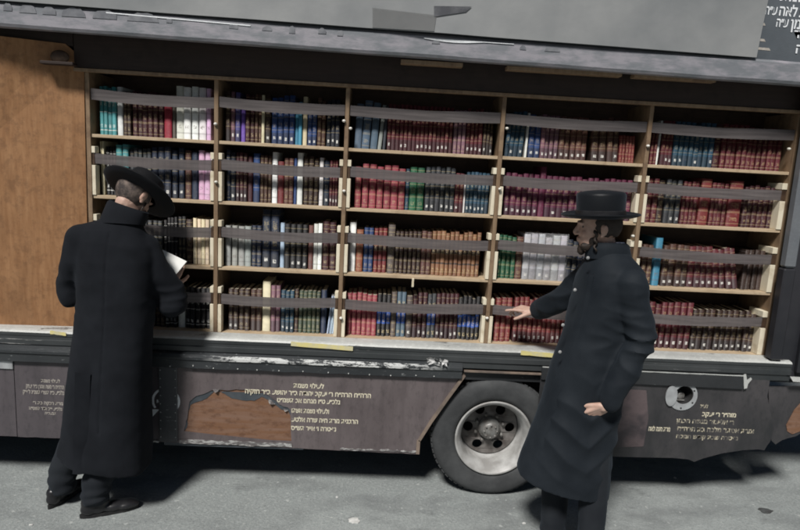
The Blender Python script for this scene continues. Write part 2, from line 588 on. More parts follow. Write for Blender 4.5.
# latch block near the top of the panel
q_ = at(60, 63, .03)
bm = bmesh.new()
box(bm, q_.x - .09, q_.x + .08, .0, .05, q_.z - .012, q_.z + .004, .003)
emit('latch_bar', bm, M['headwood'], TR)
bm = bmesh.new()
bmesh.ops.create_uvsphere(bm, u_segments=20, v_segments=12, radius=1)
for v in bm.verts: v.co = Vector((q_.x + v.co.x * .05, .03 + v.co.y * .012, q_.z + .03 + v.co.z * .035))
emit('latch', bm, M['hinge'], TR, True)

# ---- bookcase: back, shelves, dividers, straps, side brackets
BC = newbox('bookcase', -1.63, 2.45, .42, .44, .90, 2.54, M['backwood'], TR, .002)
TH = .018
for r in range(4):
    z = ZS[r]
    for b_ in range(5):
        if r == 3: continue
        x0 = BX[b_] + .012; x1 = BX[b_ + 1] - .012
        bm = bmesh.new(); box(bm, x0, x1, .118, .42, z - TH, z, .0015)
        for v in bm.verts: v.co.z += .003 * math.sin((v.co.x - x0) / (x1 - x0) * PI) * -1 + .001 * (b_ % 2)
        emit('shelf', bm, M['shelfwood'], BC)
bm = bmesh.new(); box(bm, -1.62, 2.44, .10, .42, ZS[3] - .02, ZS[3], .002)
emit('bottom_shelf', bm, M['shelfwood'], BC)
for i, x in enumerate(BX):
    wd = .017 if i else .02
    bm = bmesh.new(); box(bm, x - wd / 2 - .003, x + wd / 2 + .003, .108, .42, ZS[3], ZH, .002)
    emit('divider', bm, M['postwood'], BC)


def bracket(x, s, z, deep=.05, wide=.022):
    """notched cream upright beside a divider; s=+1 stands to the right of the divider"""
    x0 = x + s * .0125; 
    bm = bmesh.new()
    def bb(dx0, dx1, z0, z1, y0=.112, y1=.112 + deep):
        xa_, xb_ = sorted((x0 + s * dx0, x0 + s * dx1)); box(bm, xa_, xb_, y0, y1, z + z0, z + z1, .0015)
    bb(0, wide, .001, .165)
    bb(0, wide * .45, .165, .232, .13)
    bb(0, wide, .232, .268)
    o = emit('side_bracket', bm, M['cream'], BC)
    bm = bmesh.new()
    xa_, xb_ = sorted((x0 + s * .001, x0 + s * (wide - .004))); box(bm, xa_, xb_, .116, .128, z + .168, z + .228, .002)
    emit('clasp', bm, M['hinge'], BC)


for b_ in range(5):
    for r in range(1, 4):
        bracket(BX[b_], 1, ZS[r], .05, .02)
        bracket(BX[b_ + 1], -1, ZS[r], .06 if b_ < 4 else .14, .02 if b_ < 4 else .03)
for px, py in ((344, 121), (350.5, 128.5), (215.5, 124), (507, 128.5), (648, 146), (789, 149), (500, 189), (341, 318), (216, 182), (633, 236), (487, 318), (344, 191)):
    q_ = at(px, py, .10)
    bm = bmesh.new()
    bmesh.ops.create_uvsphere(bm, u_segments=12, v_segments=8, radius=1)
    for v in bm.verts: v.co = Vector((q_.x + v.co.x * .010, .10 + v.co.y * .012, q_.z + v.co.z * .008))
    emit('knob', bm, M['knob'], BC, True)
# straps: one per opening, slightly bowed and twisted
for b_ in range(5):
    for r in range(4):
        x0 = BX[b_] + .014; x1 = BX[b_ + 1] - .014
        z = ZS[r] + (.172 if r else .178)
        bm = bmesh.new(); nseg = 16; rows = []
        sl = random.uniform(-.007, .004)
        for i in range(nseg + 1):
            t = i / nseg; x = x0 + (x1 - x0) * t
            dz = -.010 * math.sin(PI * t) + sl * (t - .5) * 2
            dy = -.006 * math.sin(PI * t) + .006 * noise.noise(Vector((x * 6, r, 2)))
            hh = .058 + .006 * noise.noise(Vector((x * 3, r * 3 + b_, 7)))
            rows.append([bm.verts.new((x, .121 + dy, z + dz)), bm.verts.new((x, .119 + dy, z + dz + hh)), bm.verts.new((x, .1215 + dy, z + dz + hh)), bm.verts.new((x, .1235 + dy, z + dz))])
        for a_, b2 in zip(rows, rows[1:]):
            for j in range(4): bm.faces.new([a_[j], b2[j], b2[(j + 1) % 4], a_[(j + 1) % 4]])
        bm.faces.new(rows[0]); bm.faces.new(rows[-1])
        emit('retaining_strap', bm, M['strap'], BC)
# paper scraps on shelf edges
for px, py in ((413, 279),):
    q_ = at(px, py, .112)
    newbox('peg', q_.x - .006, q_.x + .006, .10, .117, q_.z - .045, q_.z + .004, M['cream'], BC, .001)

# ---- lower side
bm = bmesh.new()
profile_x(bm, [(.10, .898), (.10, .921), (.02, .919), (.0, .914), (-.008, .905), (-.008, .888), (.03, .886)], L0, 2.46, 0, 0, 80)
for v in bm.verts:
    if v.co.y < .05: v.co.z += .0025 * noise.noise(Vector((v.co.x * 5, 0, 1)))
bm.normal_update()
bmesh.ops.recalc_face_normals(bm, faces=bm.faces)
for f in bm.faces:
    if max(v.co.z for v in f.verts) < .909 + .004: f.material_index = 1
emit('ledge', bm, [M['ledge'], M['blackrail']], TR)
bm = bmesh.new(); profile_x(bm, [(-.004, .887), (-.004, .868), (-.010, .864), (-.010, .838), (-.002, .834), (-.002, .800), (.05, .800), (.05, .887)], L0, 2.46, 0, 0, 40)
emit('upper_rail', bm, M['blackrail'], TR)
XE = at(463, 362, -.03).x
bm = bmesh.new(); profile_x(bm, [(-.010, .832), (-.028, .824), (-.034, .806), (-.034, .792), (-.026, .786), (-.026, .742), (-.016, .736), (.0, .736), (.0, .832)], L0, XE, 0, 0, 120)
for v in bm.verts:
    if v.co.y < -.005:
        v.co.y += .003 * noise.noise(Vector((v.co.x * 4, 0, v.co.z * 8)))
        if v.co.z < .75: v.co.z += .004 * noise.noise(Vector((v.co.x * 9, 3, 0)))
n = N('scraped sill paint', .4, 0, .5)
sx = n.n('SeparateXYZ'); n.l(n.pos(), sx.inputs[0])
a1 = n.noise(n.pos((2.0, 1, 10)), 5, 7, .7); a2 = n.noise(n.pos((1, 1, 3)), 30, 5, .75); dd = n.noise(n.pos((.6, 1, 1)), 2, 3)
zb = n.band(sx.outputs[2], .790, .822)
xb_ = n.math('MULTIPLY', n.ramp(sx.outputs[0], -1.25, -1.05), n.math('SUBTRACT', 1.0, n.ramp(sx.outputs[0], -.1, .15)))
mk = n.math('MULTIPLY', n.math('MULTIPLY', zb, xb_), n.ramp(n.math('ADD', n.math('MULTIPLY', a1, .6), n.math('MULTIPLY', a2, .4)), .475, .50))
c = n.mix(n.ramp(dd, .4, .6), (.020, .023, .026), (.036, .04, .043))
c = n.mix(n.ramp(a2, .62, .70), c, (.28, .29, .29))
c = n.mix(mk, c, (.58, .59, .58))
n.color(c); n.bump(a2, .002, .7)
emit('sill', bm, n.m, TR)
# screws along the sill's lower edge
bm = bmesh.new()
for i in range(17):
    x = -1.5 + i * .125 + random.uniform(-.02, .02)
    if x > .42: continue
    bm = bmesh.new()
    rr = bmesh.ops.create_icosphere(bm, subdivisions=1, radius=.0045)
    dz_ = random.uniform(-.006, .006)
    for v in rr['verts']: v.co += Vector((x, -.029, .752 + dz_))
    emit('rivet', bm, M['ledge'], TR, True)

# vinyl panels
def ragged(x0, z0, x1, z1, nseg, amp, seed):
    return [(x0 + (x1 - x0) * i / nseg, z0 + (z1 - z0) * i / nseg + (amp * noise.noise(Vector((i * 1.7, seed, 0))) if 0 < i < nseg else 0)) for i in range(nseg + 1)]


def P2(lst, Y=0.0):
    out = []
    for x, y in lst:
        q_ = at(x, y, Y); out.append((q_.x, q_.z))
    return out


XS = at(15, 380, 0).x
bm = bmesh.new()
sheet(bm, [ragged(L0, .285, XS - .004, .285, 20, .006, 1) + [(XS - .004, .735), (L0, .735)]], -.002, .002)
emit('side_panel', bm, M['vinylleft'], TR)
newbox('pale_patch', L0, XS - .002, -.012, -.003, at(5, 369, 0).z + .004, at(5, 356, 0).z - .0, M['zinc'], TR)
XM = at(160, 400, 0).x
bm = bmesh.new()
sheet(bm, [ragged(XS, .283, XM, .281, 16, .005, 3) + [(XM, .735), (XS, .735)]], -.002, .002)
emit('side_panel', bm, M['vinylleft'], TR)
hole = P2([(184, 431), (186, 421), (188, 413), (190, 401), (196, 396), (208, 392), (216, 388.5), (224, 390), (236, 389), (250, 390), (262, 391.5), (268, 395), (273, 399), (279, 404), (287, 407), (290.5, 410), (290.8, 428), (291.5, 441), (270, 440), (240, 437), (210, 434)])
hole2 = []
for i in range(len(hole)):
    a_, b2 = hole[i], hole[(i + 1) % len(hole)]
    for k in range(3):
        t = k / 3
        j = .004 if i < 15 else .001
        hole2.append((a_[0] + (b2[0] - a_[0]) * t + random.uniform(-j, j) * (k > 0), a_[1] + (b2[1] - a_[1]) * t + random.uniform(-j, j) * (k > 0)))
arch = P2([(417, 454), (418, 440), (430, 421), (447, 397), (462, 374)])
outer = ragged(XM, .283, arch[0][0], arch[0][1], 30, .006, 5)[:-1] + arch + [(arch[-1][0], .737), (XM, .735)]
bm = bmesh.new(); sheet(bm, [outer, hole2], -.002, .002)
emit('side_panel', bm, M['vinyl'], TR)
# dark layer with its own ragged opening, then bare plywood
h3 = P2([(181, 436), (187, 428), (187, 415), (190, 405), (198, 402), (207, 398), (214, 391.5), (219, 391), (224, 394), (232, 398), (243, 400.5), (254, 401), (262, 397), (268, 400), (274, 404), (281, 409), (288, 411), (294, 425), (294, 446), (230, 443)])
h4 = []
for i in range(len(h3)):
    a_, b2 = h3[i], h3[(i + 1) % len(h3)]
    for k in range(3):
        t = k / 3; h4.append((a_[0] + (b2[0] - a_[0]) * t + random.uniform(-.003, .003), a_[1] + (b2[1] - a_[1]) * t + random.uniform(-.003, .003)))
bm = bmesh.new()
ox0, ox1 = XM + .02, hole[15][0] + .08
sheet(bm, [[(ox0, .262), (ox1, .262), (ox1, .60), (ox0, .60)], h4], .0025, .0045)
emit('backing_sheet', bm, M['darklayer'], TR)
newbox('backing_board', XM + .01, arch[1][0] - .005, .005, .017, .300, .735, M['torn'], TR, .001)
# curled shreds on the tear
bm = bmesh.new()
def shred(px, py, w_, h_, ang, curl):
    bm = bmesh.new()
    q_ = at(px, py, -.003)
    vs_ = []
    for i in range(6):
        t = i / 5
        for s_ in (-1, 1):
            lx = s_ * w_ * (1 - t) ** .7 * .5; lz = -math.sin(t * curl) / curl * h_
            y = -.004 - (1 - math.cos(t * curl)) / curl * h_
            ca, sa = math.cos(ang), math.sin(ang)
            vs_.append(bm.verts.new((q_.x + lx * ca - lz * sa, y, q_.z + lx * sa + lz * ca)))
    for i in range(5): bm.faces.new([vs_[2 * i], vs_[2 * i + 1], vs_[2 * i + 3], vs_[2 * i + 2]])
    emit('torn_shred', bm, M['frayed'], TR, True)
shred(216, 389, .04, .022, .1, 1.4); shred(272, 401, .05, .024, -.7, 1.6); shred(286, 409, .03, .016, -.3, 1.4)
# frayed lower hem of the panels
for (xa_, xb2, z, hh, off) in ((at(180, 440, 0).x, at(292, 446, 0).x, .292, .024, 1), (at(340, 447, 0).x, at(416, 452, 0).x, .279, .010, 2), (at(118, 440, 0).x, at(159, 440, 0).x, .285, .012, 3)):
    bm = bmesh.new()
    up = ragged(xa_, z + hh * .5, xb2, z + hh * .4, 24, .010, off); dn = ragged(xa_, z - hh * .5, xb2, z - hh * .5, 24, .008, off + 9)
    sheet(bm, [dn + up[::-1]], -.008, -.003)
    emit('frayed_hem', bm, M['frayed'], TR)
# arch lip: metal strip along the slanted edge, then up and over the wheel
def strip(name, pts, w_, y0, y1, mat):
    bm = bmesh.new()
    for a_, b2 in zip(pts, pts[1:]):
        d_ = (Vector(b2) - Vector(a_)).normalized(); nn = Vector((-d_.y, d_.x)) * w_ / 2
        A_, B_ = Vector(a_) - d_ * .002, Vector(b2) + d_ * .002
        lp_ = [tuple(A_ - nn), tuple(B_ - nn), tuple(B_ + nn), tuple(A_ + nn)]
        sheet(bm, [lp_], y0, y1)
        y0 -= .0007
    return emit(name, bm, mat, TR)
n_lip = simple('tan arch edging', (.22, .17, .135), (.13, .105, .09), 12, .5)
strip('arch_edging', P2([(417.5, 453), (418.5, 440)]) , .02, -.010, .03, n_lip)
strip('arch_edging', P2([(419, 440), (431, 421), (448, 397), (464, 375)]), .018, -.010, .03, n_lip)
q0, q1 = at(464, 372.5, 0), at(552, 377, 0)
newbox('arch_top', q0.x, q1.x + .2, -.004, .05, .775, .786, n_lip, TR, .001)
newbox('arch_panel', q0.x - .02, q1.x + .25, .03, .06, .72, .80, M['black'], TR, .001)
# wheel well box behind
newbox('wheel_well', .10, 1.30, .36, .40, .25, .80, M['chassis'], TR, .002)
# narrow dark post and rivets
bm = bmesh.new(); box(bm, XM - .002, at(178, 400, 0).x, -.016, -.003, .290, .770, .004)
PO = emit('cover_post', bm, M['slatepost'], TR)
bm = bmesh.new()
for x in (XM + .008, at(178, 400, 0).x - .010):
    for i in range(9):
        bm = bmesh.new()
        rr = bmesh.ops.create_icosphere(bm, subdivisions=1, radius=.0035)
        for v in rr['verts']: v.co += Vector((x, -.0165, .32 + i * .05))
        emit('rivet', bm, M['ledge'], PO, True)
# ring sign behind the post (two arcs, an arrow head and a small mark)
cR = at(166, 401, -.004)
bm = bmesh.new()
def arc(a0, a1, r0, r1, k=14):
    v0 = [bm.verts.new((cR.x + r0 * math.cos(R(a0 + (a1 - a0) * i / k)), -.0045, cR.z + r0 * math.sin(R(a0 + (a1 - a0) * i / k)))) for i in range(k + 1)]
    v1 = [bm.verts.new((cR.x + r1 * math.cos(R(a0 + (a1 - a0) * i / k)), -.0045, cR.z + r1 * math.sin(R(a0 + (a1 - a0) * i / k)))) for i in range(k + 1)]
    for i in range(k): bm.faces.new([v0[i], v0[i + 1], v1[i + 1], v1[i]])
arc(105, 215, .067, .080); arc(-50, 40, .067, .080)
tip = [(-.075, -.095), (-.038, -.052), (-.095, -.052)]
bm.faces.new([bm.verts.new((cR.x + a_, -.0045, cR.z + b2)) for a_, b2 in tip])
bm.faces.new([bm.verts.new((cR.x + a_, -.0045, cR.z + b2)) for a_, b2 in ((-.052, .008), (-.046, .008), (-.040, -.006), (-.040, .01), (-.034, .01), (-.034, -.012), (-.041, -.012), (-.047, .0), (-.047, -.012), (-.052, -.012))])
emit('ring_emblem', bm, M['whitetext'], TR)

# right lower panel, with the filler opening
fc = at(682, 395.5, 0)
XR0 = .985
XR1 = at(765, 447, 0).x
edge = P2([(607, 456), (640, 457), (672, 457.5), (688, 459), (694, 461.5), (703, 458), (722, 453), (742, 450), (758, 449), (764, 450), (767, 445), (770, 441)])
XRt = at(768, 390, 0).x
out = [(XR0, .30), (1.3, .295)] + edge + [(edge[-1][0] + .01, .50), (XRt, .70), (XRt, .80), (XR0, .80)]
hl = [(fc.x + .062 * math.cos(2 * PI * i / 24), fc.z + .062 * math.sin(2 * PI * i / 24)) for i in range(24)]
bm = bmesh.new(); sheet(bm, [out, hl], -.003, .002)
RP = emit('side_panel', bm, M['vinyldark'], TR)
bm = bmesh.new(); sheet(bm, [P2([(611, 388), (646, 390), (648, 418), (643, 446), (612, 447)])], -.0055, -.004)
emit('mauve_patch', bm, simple('mauve vinyl remnant', (.11, .085, .088), (.05, .043, .047), 7, .5, bumpd=.003, lo=.42, hi=.6), TR)
q0, q1 = at(600, 370, -.02), at(744, 384, -.02)
bm = bmesh.new(); sheet(bm, [[(XR0, .755), (q1.x, .745), (q1.x, .826), (XR0, .832)]], -.018, -.004)
emit('side_strip', bm, M['black'], TR)
bm = bmesh.new(); sheet(bm, [ragged(XR0, .828, q1.x, .823, 40, .002, 3) + ragged(XR0, .834, q1.x, .829, 40, .003, 8)[::-1]], -.0205, -.0185)
emit('chipped_edge', bm, M['ledge'], TR)
for lst in ([(743.5, 374.5), (746, 374), (747, 380), (751, 377.5), (752, 379), (748, 384), (747, 388), (744, 389)], [(790, 376.5), (800, 377), (810, 378), (810, 382.5), (800, 382), (793, 381.5)]):
    bm = bmesh.new(); sheet(bm, [P2(lst, -.02)], -.021, -.0185); emit('bent_bracket', bm, M['ledge'], TR)
# torn black skirt hanging at the right end with a rusty patch
bm = bmesh.new()
sheet(bm, [P2([(768, 386), (812, 386), (812, 432), (806, 434), (800, 433), (795, 436), (788, 437.5), (781, 440), (775, 444), (771, 440), (769, 430)], .04)], .035, .045)
emit('torn_skirt', bm, M['vinyldark'], TR)
bm = bmesh.new()
sheet(bm, [P2([(786, 425), (794, 410), (803, 400), (812, 404), (812, 430), (800, 431), (792, 434), (787, 431)], .034)], .031, .0345)
emit('rusty_patch', bm, M['torn'], TR)

# filler
bm = bmesh.new(); ring_o = [(fc.x + .088 * math.cos(2 * PI * i / 40), fc.z + .088 * math.sin(2 * PI * i / 40)) for i in range(40)]
ring_i = [(fc.x + .008 + .056 * math.cos(2 * PI * i / 32), fc.z + .006 + .056 * math.sin(2 * PI * i / 32)) for i in range(32)]
sheet(bm, [ring_o, ring_i], -.009, -.004)
FL = emit('fuel_filler', bm, M['zinc'], TR)
bm = bmesh.new()
lathe_y(bm, [(.057, -.004), (.058, .10), (.0, .10)], fc.x + .004, fc.z + .004, 32)
emit('filler_cup', bm, M['hole'], FL)
bm = bmesh.new()
lathe_y(bm, [(.0, .03), (.020, .03), (.024, .036), (.024, .09)], fc.x + .012, fc.z - .015, 24)
box(bm, fc.x - .03, fc.x + .03, .02, .026, fc.z - .04, fc.z - .032, .001)
emit('filler_neck', bm, M['hub'], FL)
for i in range(6):
    a_ = 2 * PI * i / 6 + .5
    bm = bmesh.new()
    lathe_y(bm, [(0, -.0115), (.005, -.011), (.006, -.009)], fc.x + .074 * math.cos(a_), fc.z + .074 * math.sin(a_), 8)
    emit('bolt', bm, M['hole'], FL)
bm = bmesh.new()
lp = [(fc.x - .060 + .035 * math.cos(a_) - .01, fc.z + .062 * math.sin(a_)) for a_ in [2 * PI * i / 24 for i in range(24)]]
sheet(bm, [lp], -.016, -.010)
emit('filler_flap', bm, M['zinc'], FL)

# corner post and dark door at the right
bm = bmesh.new(); box(bm, 2.325, 2.39, -.015, .05, 1.47, 2.46, .012)
PT = emit('corner_post', bm, M['postblack'], TR)
newbox('post_foot', 2.322, 2.392, -.012, .05, .925, 1.466, M['doorblack'], PT, .008)
newbox('door', 2.395, L1, .03, .07, .80, 2.52, M['doorblack'], TR, .004)
newbox('door_frame', 2.50, 2.54, .0, .03, .85, 2.50, M['doorblack'], TR, .004)

# tapes on the ledge
for px0, py0, px1, py1, hh in ((291, 341.5, 353, 346.5, 4.6), (521, 350.5, 556, 353.5, 4.6), (50, 330.5, 66, 332.5, 3.5)):
    a_, b2 = at(px0, py0, -.012), at(px1, py1, -.012)
    bm = bmesh.new(); h2 = hh / 182
    up = ragged(a_.x, a_.z, b2.x, b2.z, 8, .003, px0); dn = ragged(a_.x, a_.z - h2, b2.x, b2.z - h2, 8, .004, px1)
    sheet(bm, [dn + up[::-1]], -.0135, -.0115)
    emit('yellow_tape', bm, M['tape'], TR)
# crumpled silver tape on the sill
bm = bmesh.new()
a_ = at(427, 358, -.035); b2 = at(447, 362, -.035)
g_ = [[bm.verts.new((a_.x + (b2.x - a_.x) * i / 8 + random.uniform(-.004, .004), -.037 - random.uniform(0, .022), a_.z + .012 - .04 * j / 5 + random.uniform(-.006, .006) - .015 * i / 8)) for j in range(6)] for i in range(9)]
for i in range(8):
    for j in range(5):
        if random.random() > .12: bm.faces.new([g_[i][j], g_[i + 1][j], g_[i + 1][j + 1], g_[i][j + 1]])
emit('silver_tape', bm, M['foil'], TR)

# lettering on the lower panels
def line(s_, px0, px1, py, hpx, mat, Y=-.0035, bold=.03):
    a_, b2 = at(px0, py, Y), at(px1, py, Y)
    sc_ = 1 / (at(px0 + 1, py, Y).x - at(px0, py, Y).x)
    text('lettering', s_, (a_.x + b2.x) / 2, at((px0 + px1) / 2, py + 1, Y).z, Y, hpx / sc_, mat, TR, width=b2.x - a_.x, bold=bold)
line('לעילוי נשמת', 293.5, 324, 387, 4.2, M['gold'])
line('הרה״ח הרה״ח ר׳ יעקב יהודה ב״ר יהושע ב״ר חזקיה', 245, 371, 394.5, 4.4, M['gold'])
line('נלב״ע ט״ו מנחם אב תשמ״ט', 277, 340, 402, 4.2, M['gold'])
line('ולעילוי נשמת אשתו', 291.5, 329, 412, 4.2, M['gold'])
line('הרבנית מרת חיה שרה אלטע', 291.5, 358, 421.5, 4.2, M['gold'])
line('נפטרה ו׳ אייר תש״ס', 291, 336, 429.5, 4.2, M['gold'])
line('לעילוי נשמת', 41, 60, 381.5, 3.2, M['dimtext'])
line('הרה״ח ר׳ משה אהרן ב״ר יצחק', 26, 64, 387.3, 3.6, M['dimtext'])
line('נלב״ע כ״ז תשרי תשנ״ג לפ״ק', 23, 64, 393, 3.6, M['dimtext'])
line('מרת רבקה בת ר׳', 33, 63, 403.5, 3, M['dimtext'])
line('נלב״ע י״ב אדר תשס״א', 29, 62, 409, 3, M['dimtext'])
line('תנצב״ה', 45, 56, 413.5, 2.6, M['dimtext'])
line('לע״נ', 700, 708, 407, 3.6, M['goldworn'], -.0045)
line('מוה״ר ר׳ יעקב', 702, 736, 415.5, 4, M['gold'], -.0045)
line('ר׳ אליעזר מנשה הכהן', 676, 734, 422.5, 4, M['goldworn'], -.0045)
line('מרת חנה לאה', 648.5, 670, 430, 4.2, M['gold'], -.0045)
line('ומרת אסתר מלכה בת הרה״ח', 677, 754, 431, 4.2, M['goldworn'], -.0045)
line('נפטרה שבת קודש חנוכה', 676, 738, 438, 3.6, M['goldworn'], -.0045)

# ---- wheels
def wheel(cx, cz, Y, parent, detail=True):
    bm = bmesh.new()
    Ro = .366; Ri = .223
    prof = [(Ri, Y + .02), (Ri + .012, Y - .002), (Ri + .035, Y - .012), (.31, Y - .016), (.335, Y - .012), (.352, Y - .004), (.360, Y + .008), (Ro, Y + .022), (Ro, Y + .20), (.355, Y + .215), (.31, Y + .225), (Ri, Y + .21)]
    lathe_y(bm, prof, cx, cz, 96, 0, True)
    bm2 = bm
    # flat bottom where it carries the load
    for v in bm.verts:
        if v.co.z < cz - .355: v.co.z = cz - .355 + (v.co.z - cz + .355) * .2
    for v in bm.verts: v.co.z = max(v.co.z, .002)
    WH = emit('wheel', bm, M['tyre'], parent)
    bm = bmesh.new()
    # tread blocks on the shoulder
    for i in range(64):
        a_ = 2 * PI * i / 64
        if -2.1 < a_ - PI * 1.5 + 0 < -9: pass
        if math.sin(a_) < -.93: continue
        vs_ = box(bm, -.012, .012, Y + .016, Y + .205, Ro - .004, Ro + .005, .001)
        mt = Matrix.Translation((cx, 0, cz)) @ Matrix.Rotation(-(a_ - PI / 2), 4, 'Y')
        bm.verts.ensure_lookup_table()
        for v in bm.verts[-24:]: v.co = mt @ v.co
    emit('tread', bm, M['tyre'], WH)
    bm = bmesh.new()
    prof = [(.250, Y - .004), (.256, Y - .012), (.250, Y - .017), (.240, Y - .012), (.232, Y + .004), (.222, Y + .010), (.216, Y + .030), (.206, Y + .045), (.204, Y + .165), (.190, Y + .180), (.192, Y + .19), (.222, Y + .19), (.236, Y + .03)]
    lathe_y(bm, [(a_ * .905, b2) for a_, b2 in prof], cx, cz, 96, 0, True)
    emit('rim', bm, M['metalwhite'], WH)
    # dish with hand holes
    bm = bmesh.new()
    o_ = [(cx + .176 * math.cos(2 * PI * i / 64), cz + .176 * math.sin(2 * PI * i / 64)) for i in range(64)]
    loops = [o_]
    for k in range(6):
        a_ = 2 * PI * k / 6 + R(60)
        hx, hz = cx + .130 * math.cos(a_), cz + .130 * math.sin(a_)
        loops.append([(hx + .031 * math.cos(2 * PI * i / 20), hz + .031 * math.sin(2 * PI * i / 20)) for i in range(20)])
    sheet(bm, loops, Y + .160, Y + .170)
    bmesh.ops.triangulate(bm, faces=bm.faces)
    for v in bm.verts:
        rr = math.hypot(v.co.x - cx, v.co.z - cz)
        v.co.y -= max(0, (.20 - rr)) * .12
    emit('dish', bm, M['rimdirty'], WH)
    bm = bmesh.new()
    lathe_y(bm, [(.0, Y + .085), (.044, Y + .085), (.051, Y + .092), (.053, Y + .115), (.066, Y + .120), (.070, Y + .16)], cx, cz, 32)
    emit('hub', bm, M['hub'], WH)
    for k in range(8 if detail else 0):
        a_ = 2 * PI * k / 8
        bm = bmesh.new(); lathe_y(bm, [(0, Y + .078), (.006, Y + .078), (.007, Y + .088)], cx + .039 * math.cos(a_), cz + .039 * math.sin(a_), 6)
        emit('bolt', bm, M['hub'], WH)
        bm = bmesh.new(); lathe_y(bm, [(0, Y + .125), (.010, Y + .127), (.013, Y + .16)], cx + .088 * math.cos(a_ + .3), cz + .088 * math.sin(a_ + .3), 6)
        emit('wheel_nut', bm, M['hub'], WH)
wheel(.745, .366, .03, TR)
wheel(.745, .366, 2.0, TR, False)
wheel(-2.9, .366, 2.0, TR, False)

# ---------------------------------------------------------------- books
def bookmat(name, kind, rough=.5):
    n = N(name, rough, 0, .4)
    col = n.n('VertexColor'); col.layer_name = 'tint'
    base = col.outputs['Color']; seed = col.outputs['Alpha']
    uv = n.n('UVMap'); uv.uv_map = 'UVMap'
    sp = n.n('SeparateXYZ'); n.l(uv.outputs[0], sp.inputs[0])
    u, v = sp.outputs[0], sp.outputs[1]
    # local wear
    cv = n.n('CombineXYZ'); n.l(n.math('MULTIPLY', u, .12), cv.inputs[0]); n.l(v, cv.inputs[1]); n.l(n.math('MULTIPLY', seed, 37.0), cv.inputs[2])
    nz = n.noise(cv.outputs[0], 9, 4, .6)
    c_ = n.mix(n.math('MULTIPLY', n.ramp(nz, .4, .75), .25), base, (.02, .018, .018))
    c_ = n.mix(n.math('MULTIPLY', n.ramp(n.noise(cv.outputs[0], 30, 3, .7), .58, .75), .25), c_, (.5, .45, .42))
    # glyph-like breakup for gilt titles
    cg = n.n('CombineXYZ'); n.l(n.math('MULTIPLY', u, 1.0), cg.inputs[0]); n.l(n.math('MULTIPLY', v, 14.0), cg.inputs[1]); n.l(n.math('MULTIPLY', seed, 91.0), cg.inputs[2])
    gl = n.math('GREATER_THAN', n.noise(cg.outputs[0], 5.0, 2, .5), .52)
    inner = n.band(u, .22, .78)
    def addm(xs):
        r_ = xs[0]
        for x_ in xs[1:]: r_ = n.math('MAXIMUM', r_, x_)
        return r_
    gold = (.52, .42, .22); white = (.66, .65, .60)
    if kind == 'gilt':
        bands = addm([n.band(v, .06, .072), n.band(v, .30, .312), n.band(v, .325, .335), n.band(v, .60, .612), n.band(v, .84, .852), n.band(v, .93, .94)])
        tt = n.math('MULTIPLY', n.math('MULTIPLY', addm([n.band(v, .66, .80), n.band(v, .40, .52), n.band(v, .12, .20)]), inner), gl)
        c_ = n.mix(n.math('MULTIPLY', addm([bands, tt]), .36), c_, gold)
    elif kind == 'labelled':
        bands = addm([n.band(v, .30, .31), n.band(v, .56, .572), n.band(v, .90, .91)])
        tt = n.math('MULTIPLY', n.math('MULTIPLY', addm([n.band(v, .62, .80), n.band(v, .36, .46)]), inner), gl)
        c_ = n.mix(n.math('MULTIPLY', addm([bands, tt]), .34), c_, gold)
        dk = n.band(v, .0, .24)
        c_ = n.mix(n.math('MULTIPLY', dk, .55), c_, (.02, .02, .022))
        vs = n.math('SUBTRACT', v, n.math('MULTIPLY', n.math('FRACT', n.math('MULTIPLY', seed, 7.0)), .03))
        lb = n.math('MULTIPLY', n.math('MULTIPLY', n.math('MULTIPLY', n.band(vs, .075, .14), n.math('LESS_THAN', seed, .72)), n.band(u, .30, .72)), n.ramp(n.noise(cg.outputs[0], 3.0, 2, .5), .30, .55))
        c_ = n.mix(n.math('MULTIPLY', lb, .75), c_, white)
    elif kind == 'banded':
        blk = addm([n.band(v, .50, .60), n.band(v, .26, .30)])
        c_ = n.mix(n.math('MULTIPLY', blk, .85), c_, (.02, .018, .018))
        bands = addm([n.band(v, .49, .497), n.band(v, .603, .61), n.band(v, .08, .09), n.band(v, .92, .93)])
        tt = n.math('MULTIPLY', n.math('MULTIPLY', addm([n.band(v, .51, .59), n.band(v, .66, .76), n.band(v, .11, .17)]), inner), gl)
        c_ = n.mix(n.math('MULTIPLY', addm([bands, tt]), .55), c_, gold)
    elif kind == 'white':
        tt = n.math('MULTIPLY', n.math('MULTIPLY', addm([n.band(v, .60, .80), n.band(v, .15, .22)]), inner), gl)
        bands = addm([n.band(v, .09, .105), n.band(v, .47, .48), n.band(v, .86, .87)])
        c_ = n.mix(n.math('MULTIPLY', addm([tt, bands]), .8), c_, white)
    elif kind == 'pale':
        tt = n.math('MULTIPLY', n.math('MULTIPLY', addm([n.band(v, .60, .80), n.band(v, .2, .27)]), inner), gl)
        c_ = n.mix(n.math('MULTIPLY', tt, .7), c_, (.12, .10, .09))
        c_ = n.mix(n.math('MULTIPLY', addm([n.band(v, .10, .13), n.band(v, .50, .53)]), .35), c_, (.10, .09, .09))
    elif kind == 'bluepanel':
        c_ = n.mix(n.band(v, .30, .58), c_, (.03, .08, .30))
        tt = n.math('MULTIPLY', n.math('MULTIPLY', addm([n.band(v, .34, .54), n.band(v, .08, .16), n.band(v, .7, .8)]), inner), gl)
        c_ = n.mix(n.math('MULTIPLY', tt, .8), c_, gold)
    n.color(c_)
    n.bump(n.noise(cv.outputs[0], 160, 2, .5), .0006, .5)
    return n.m
KINDS = ['plain', 'gilt', 'labelled', 'banded', 'white', 'pale', 'bluepanel']
BM_ = {k: bookmat(k + ' book cloth', k) for k in KINDS}
nb = N('page edges', .8, 0, .2)
gp = nb.noise(nb.pos((400, 400, 4)), 3, 2)
nb.color(nb.mix(nb.ramp(gp, .4, .6), (.60, .54, .42), (.46, .40, .30)))
M['pages'] = nb.m


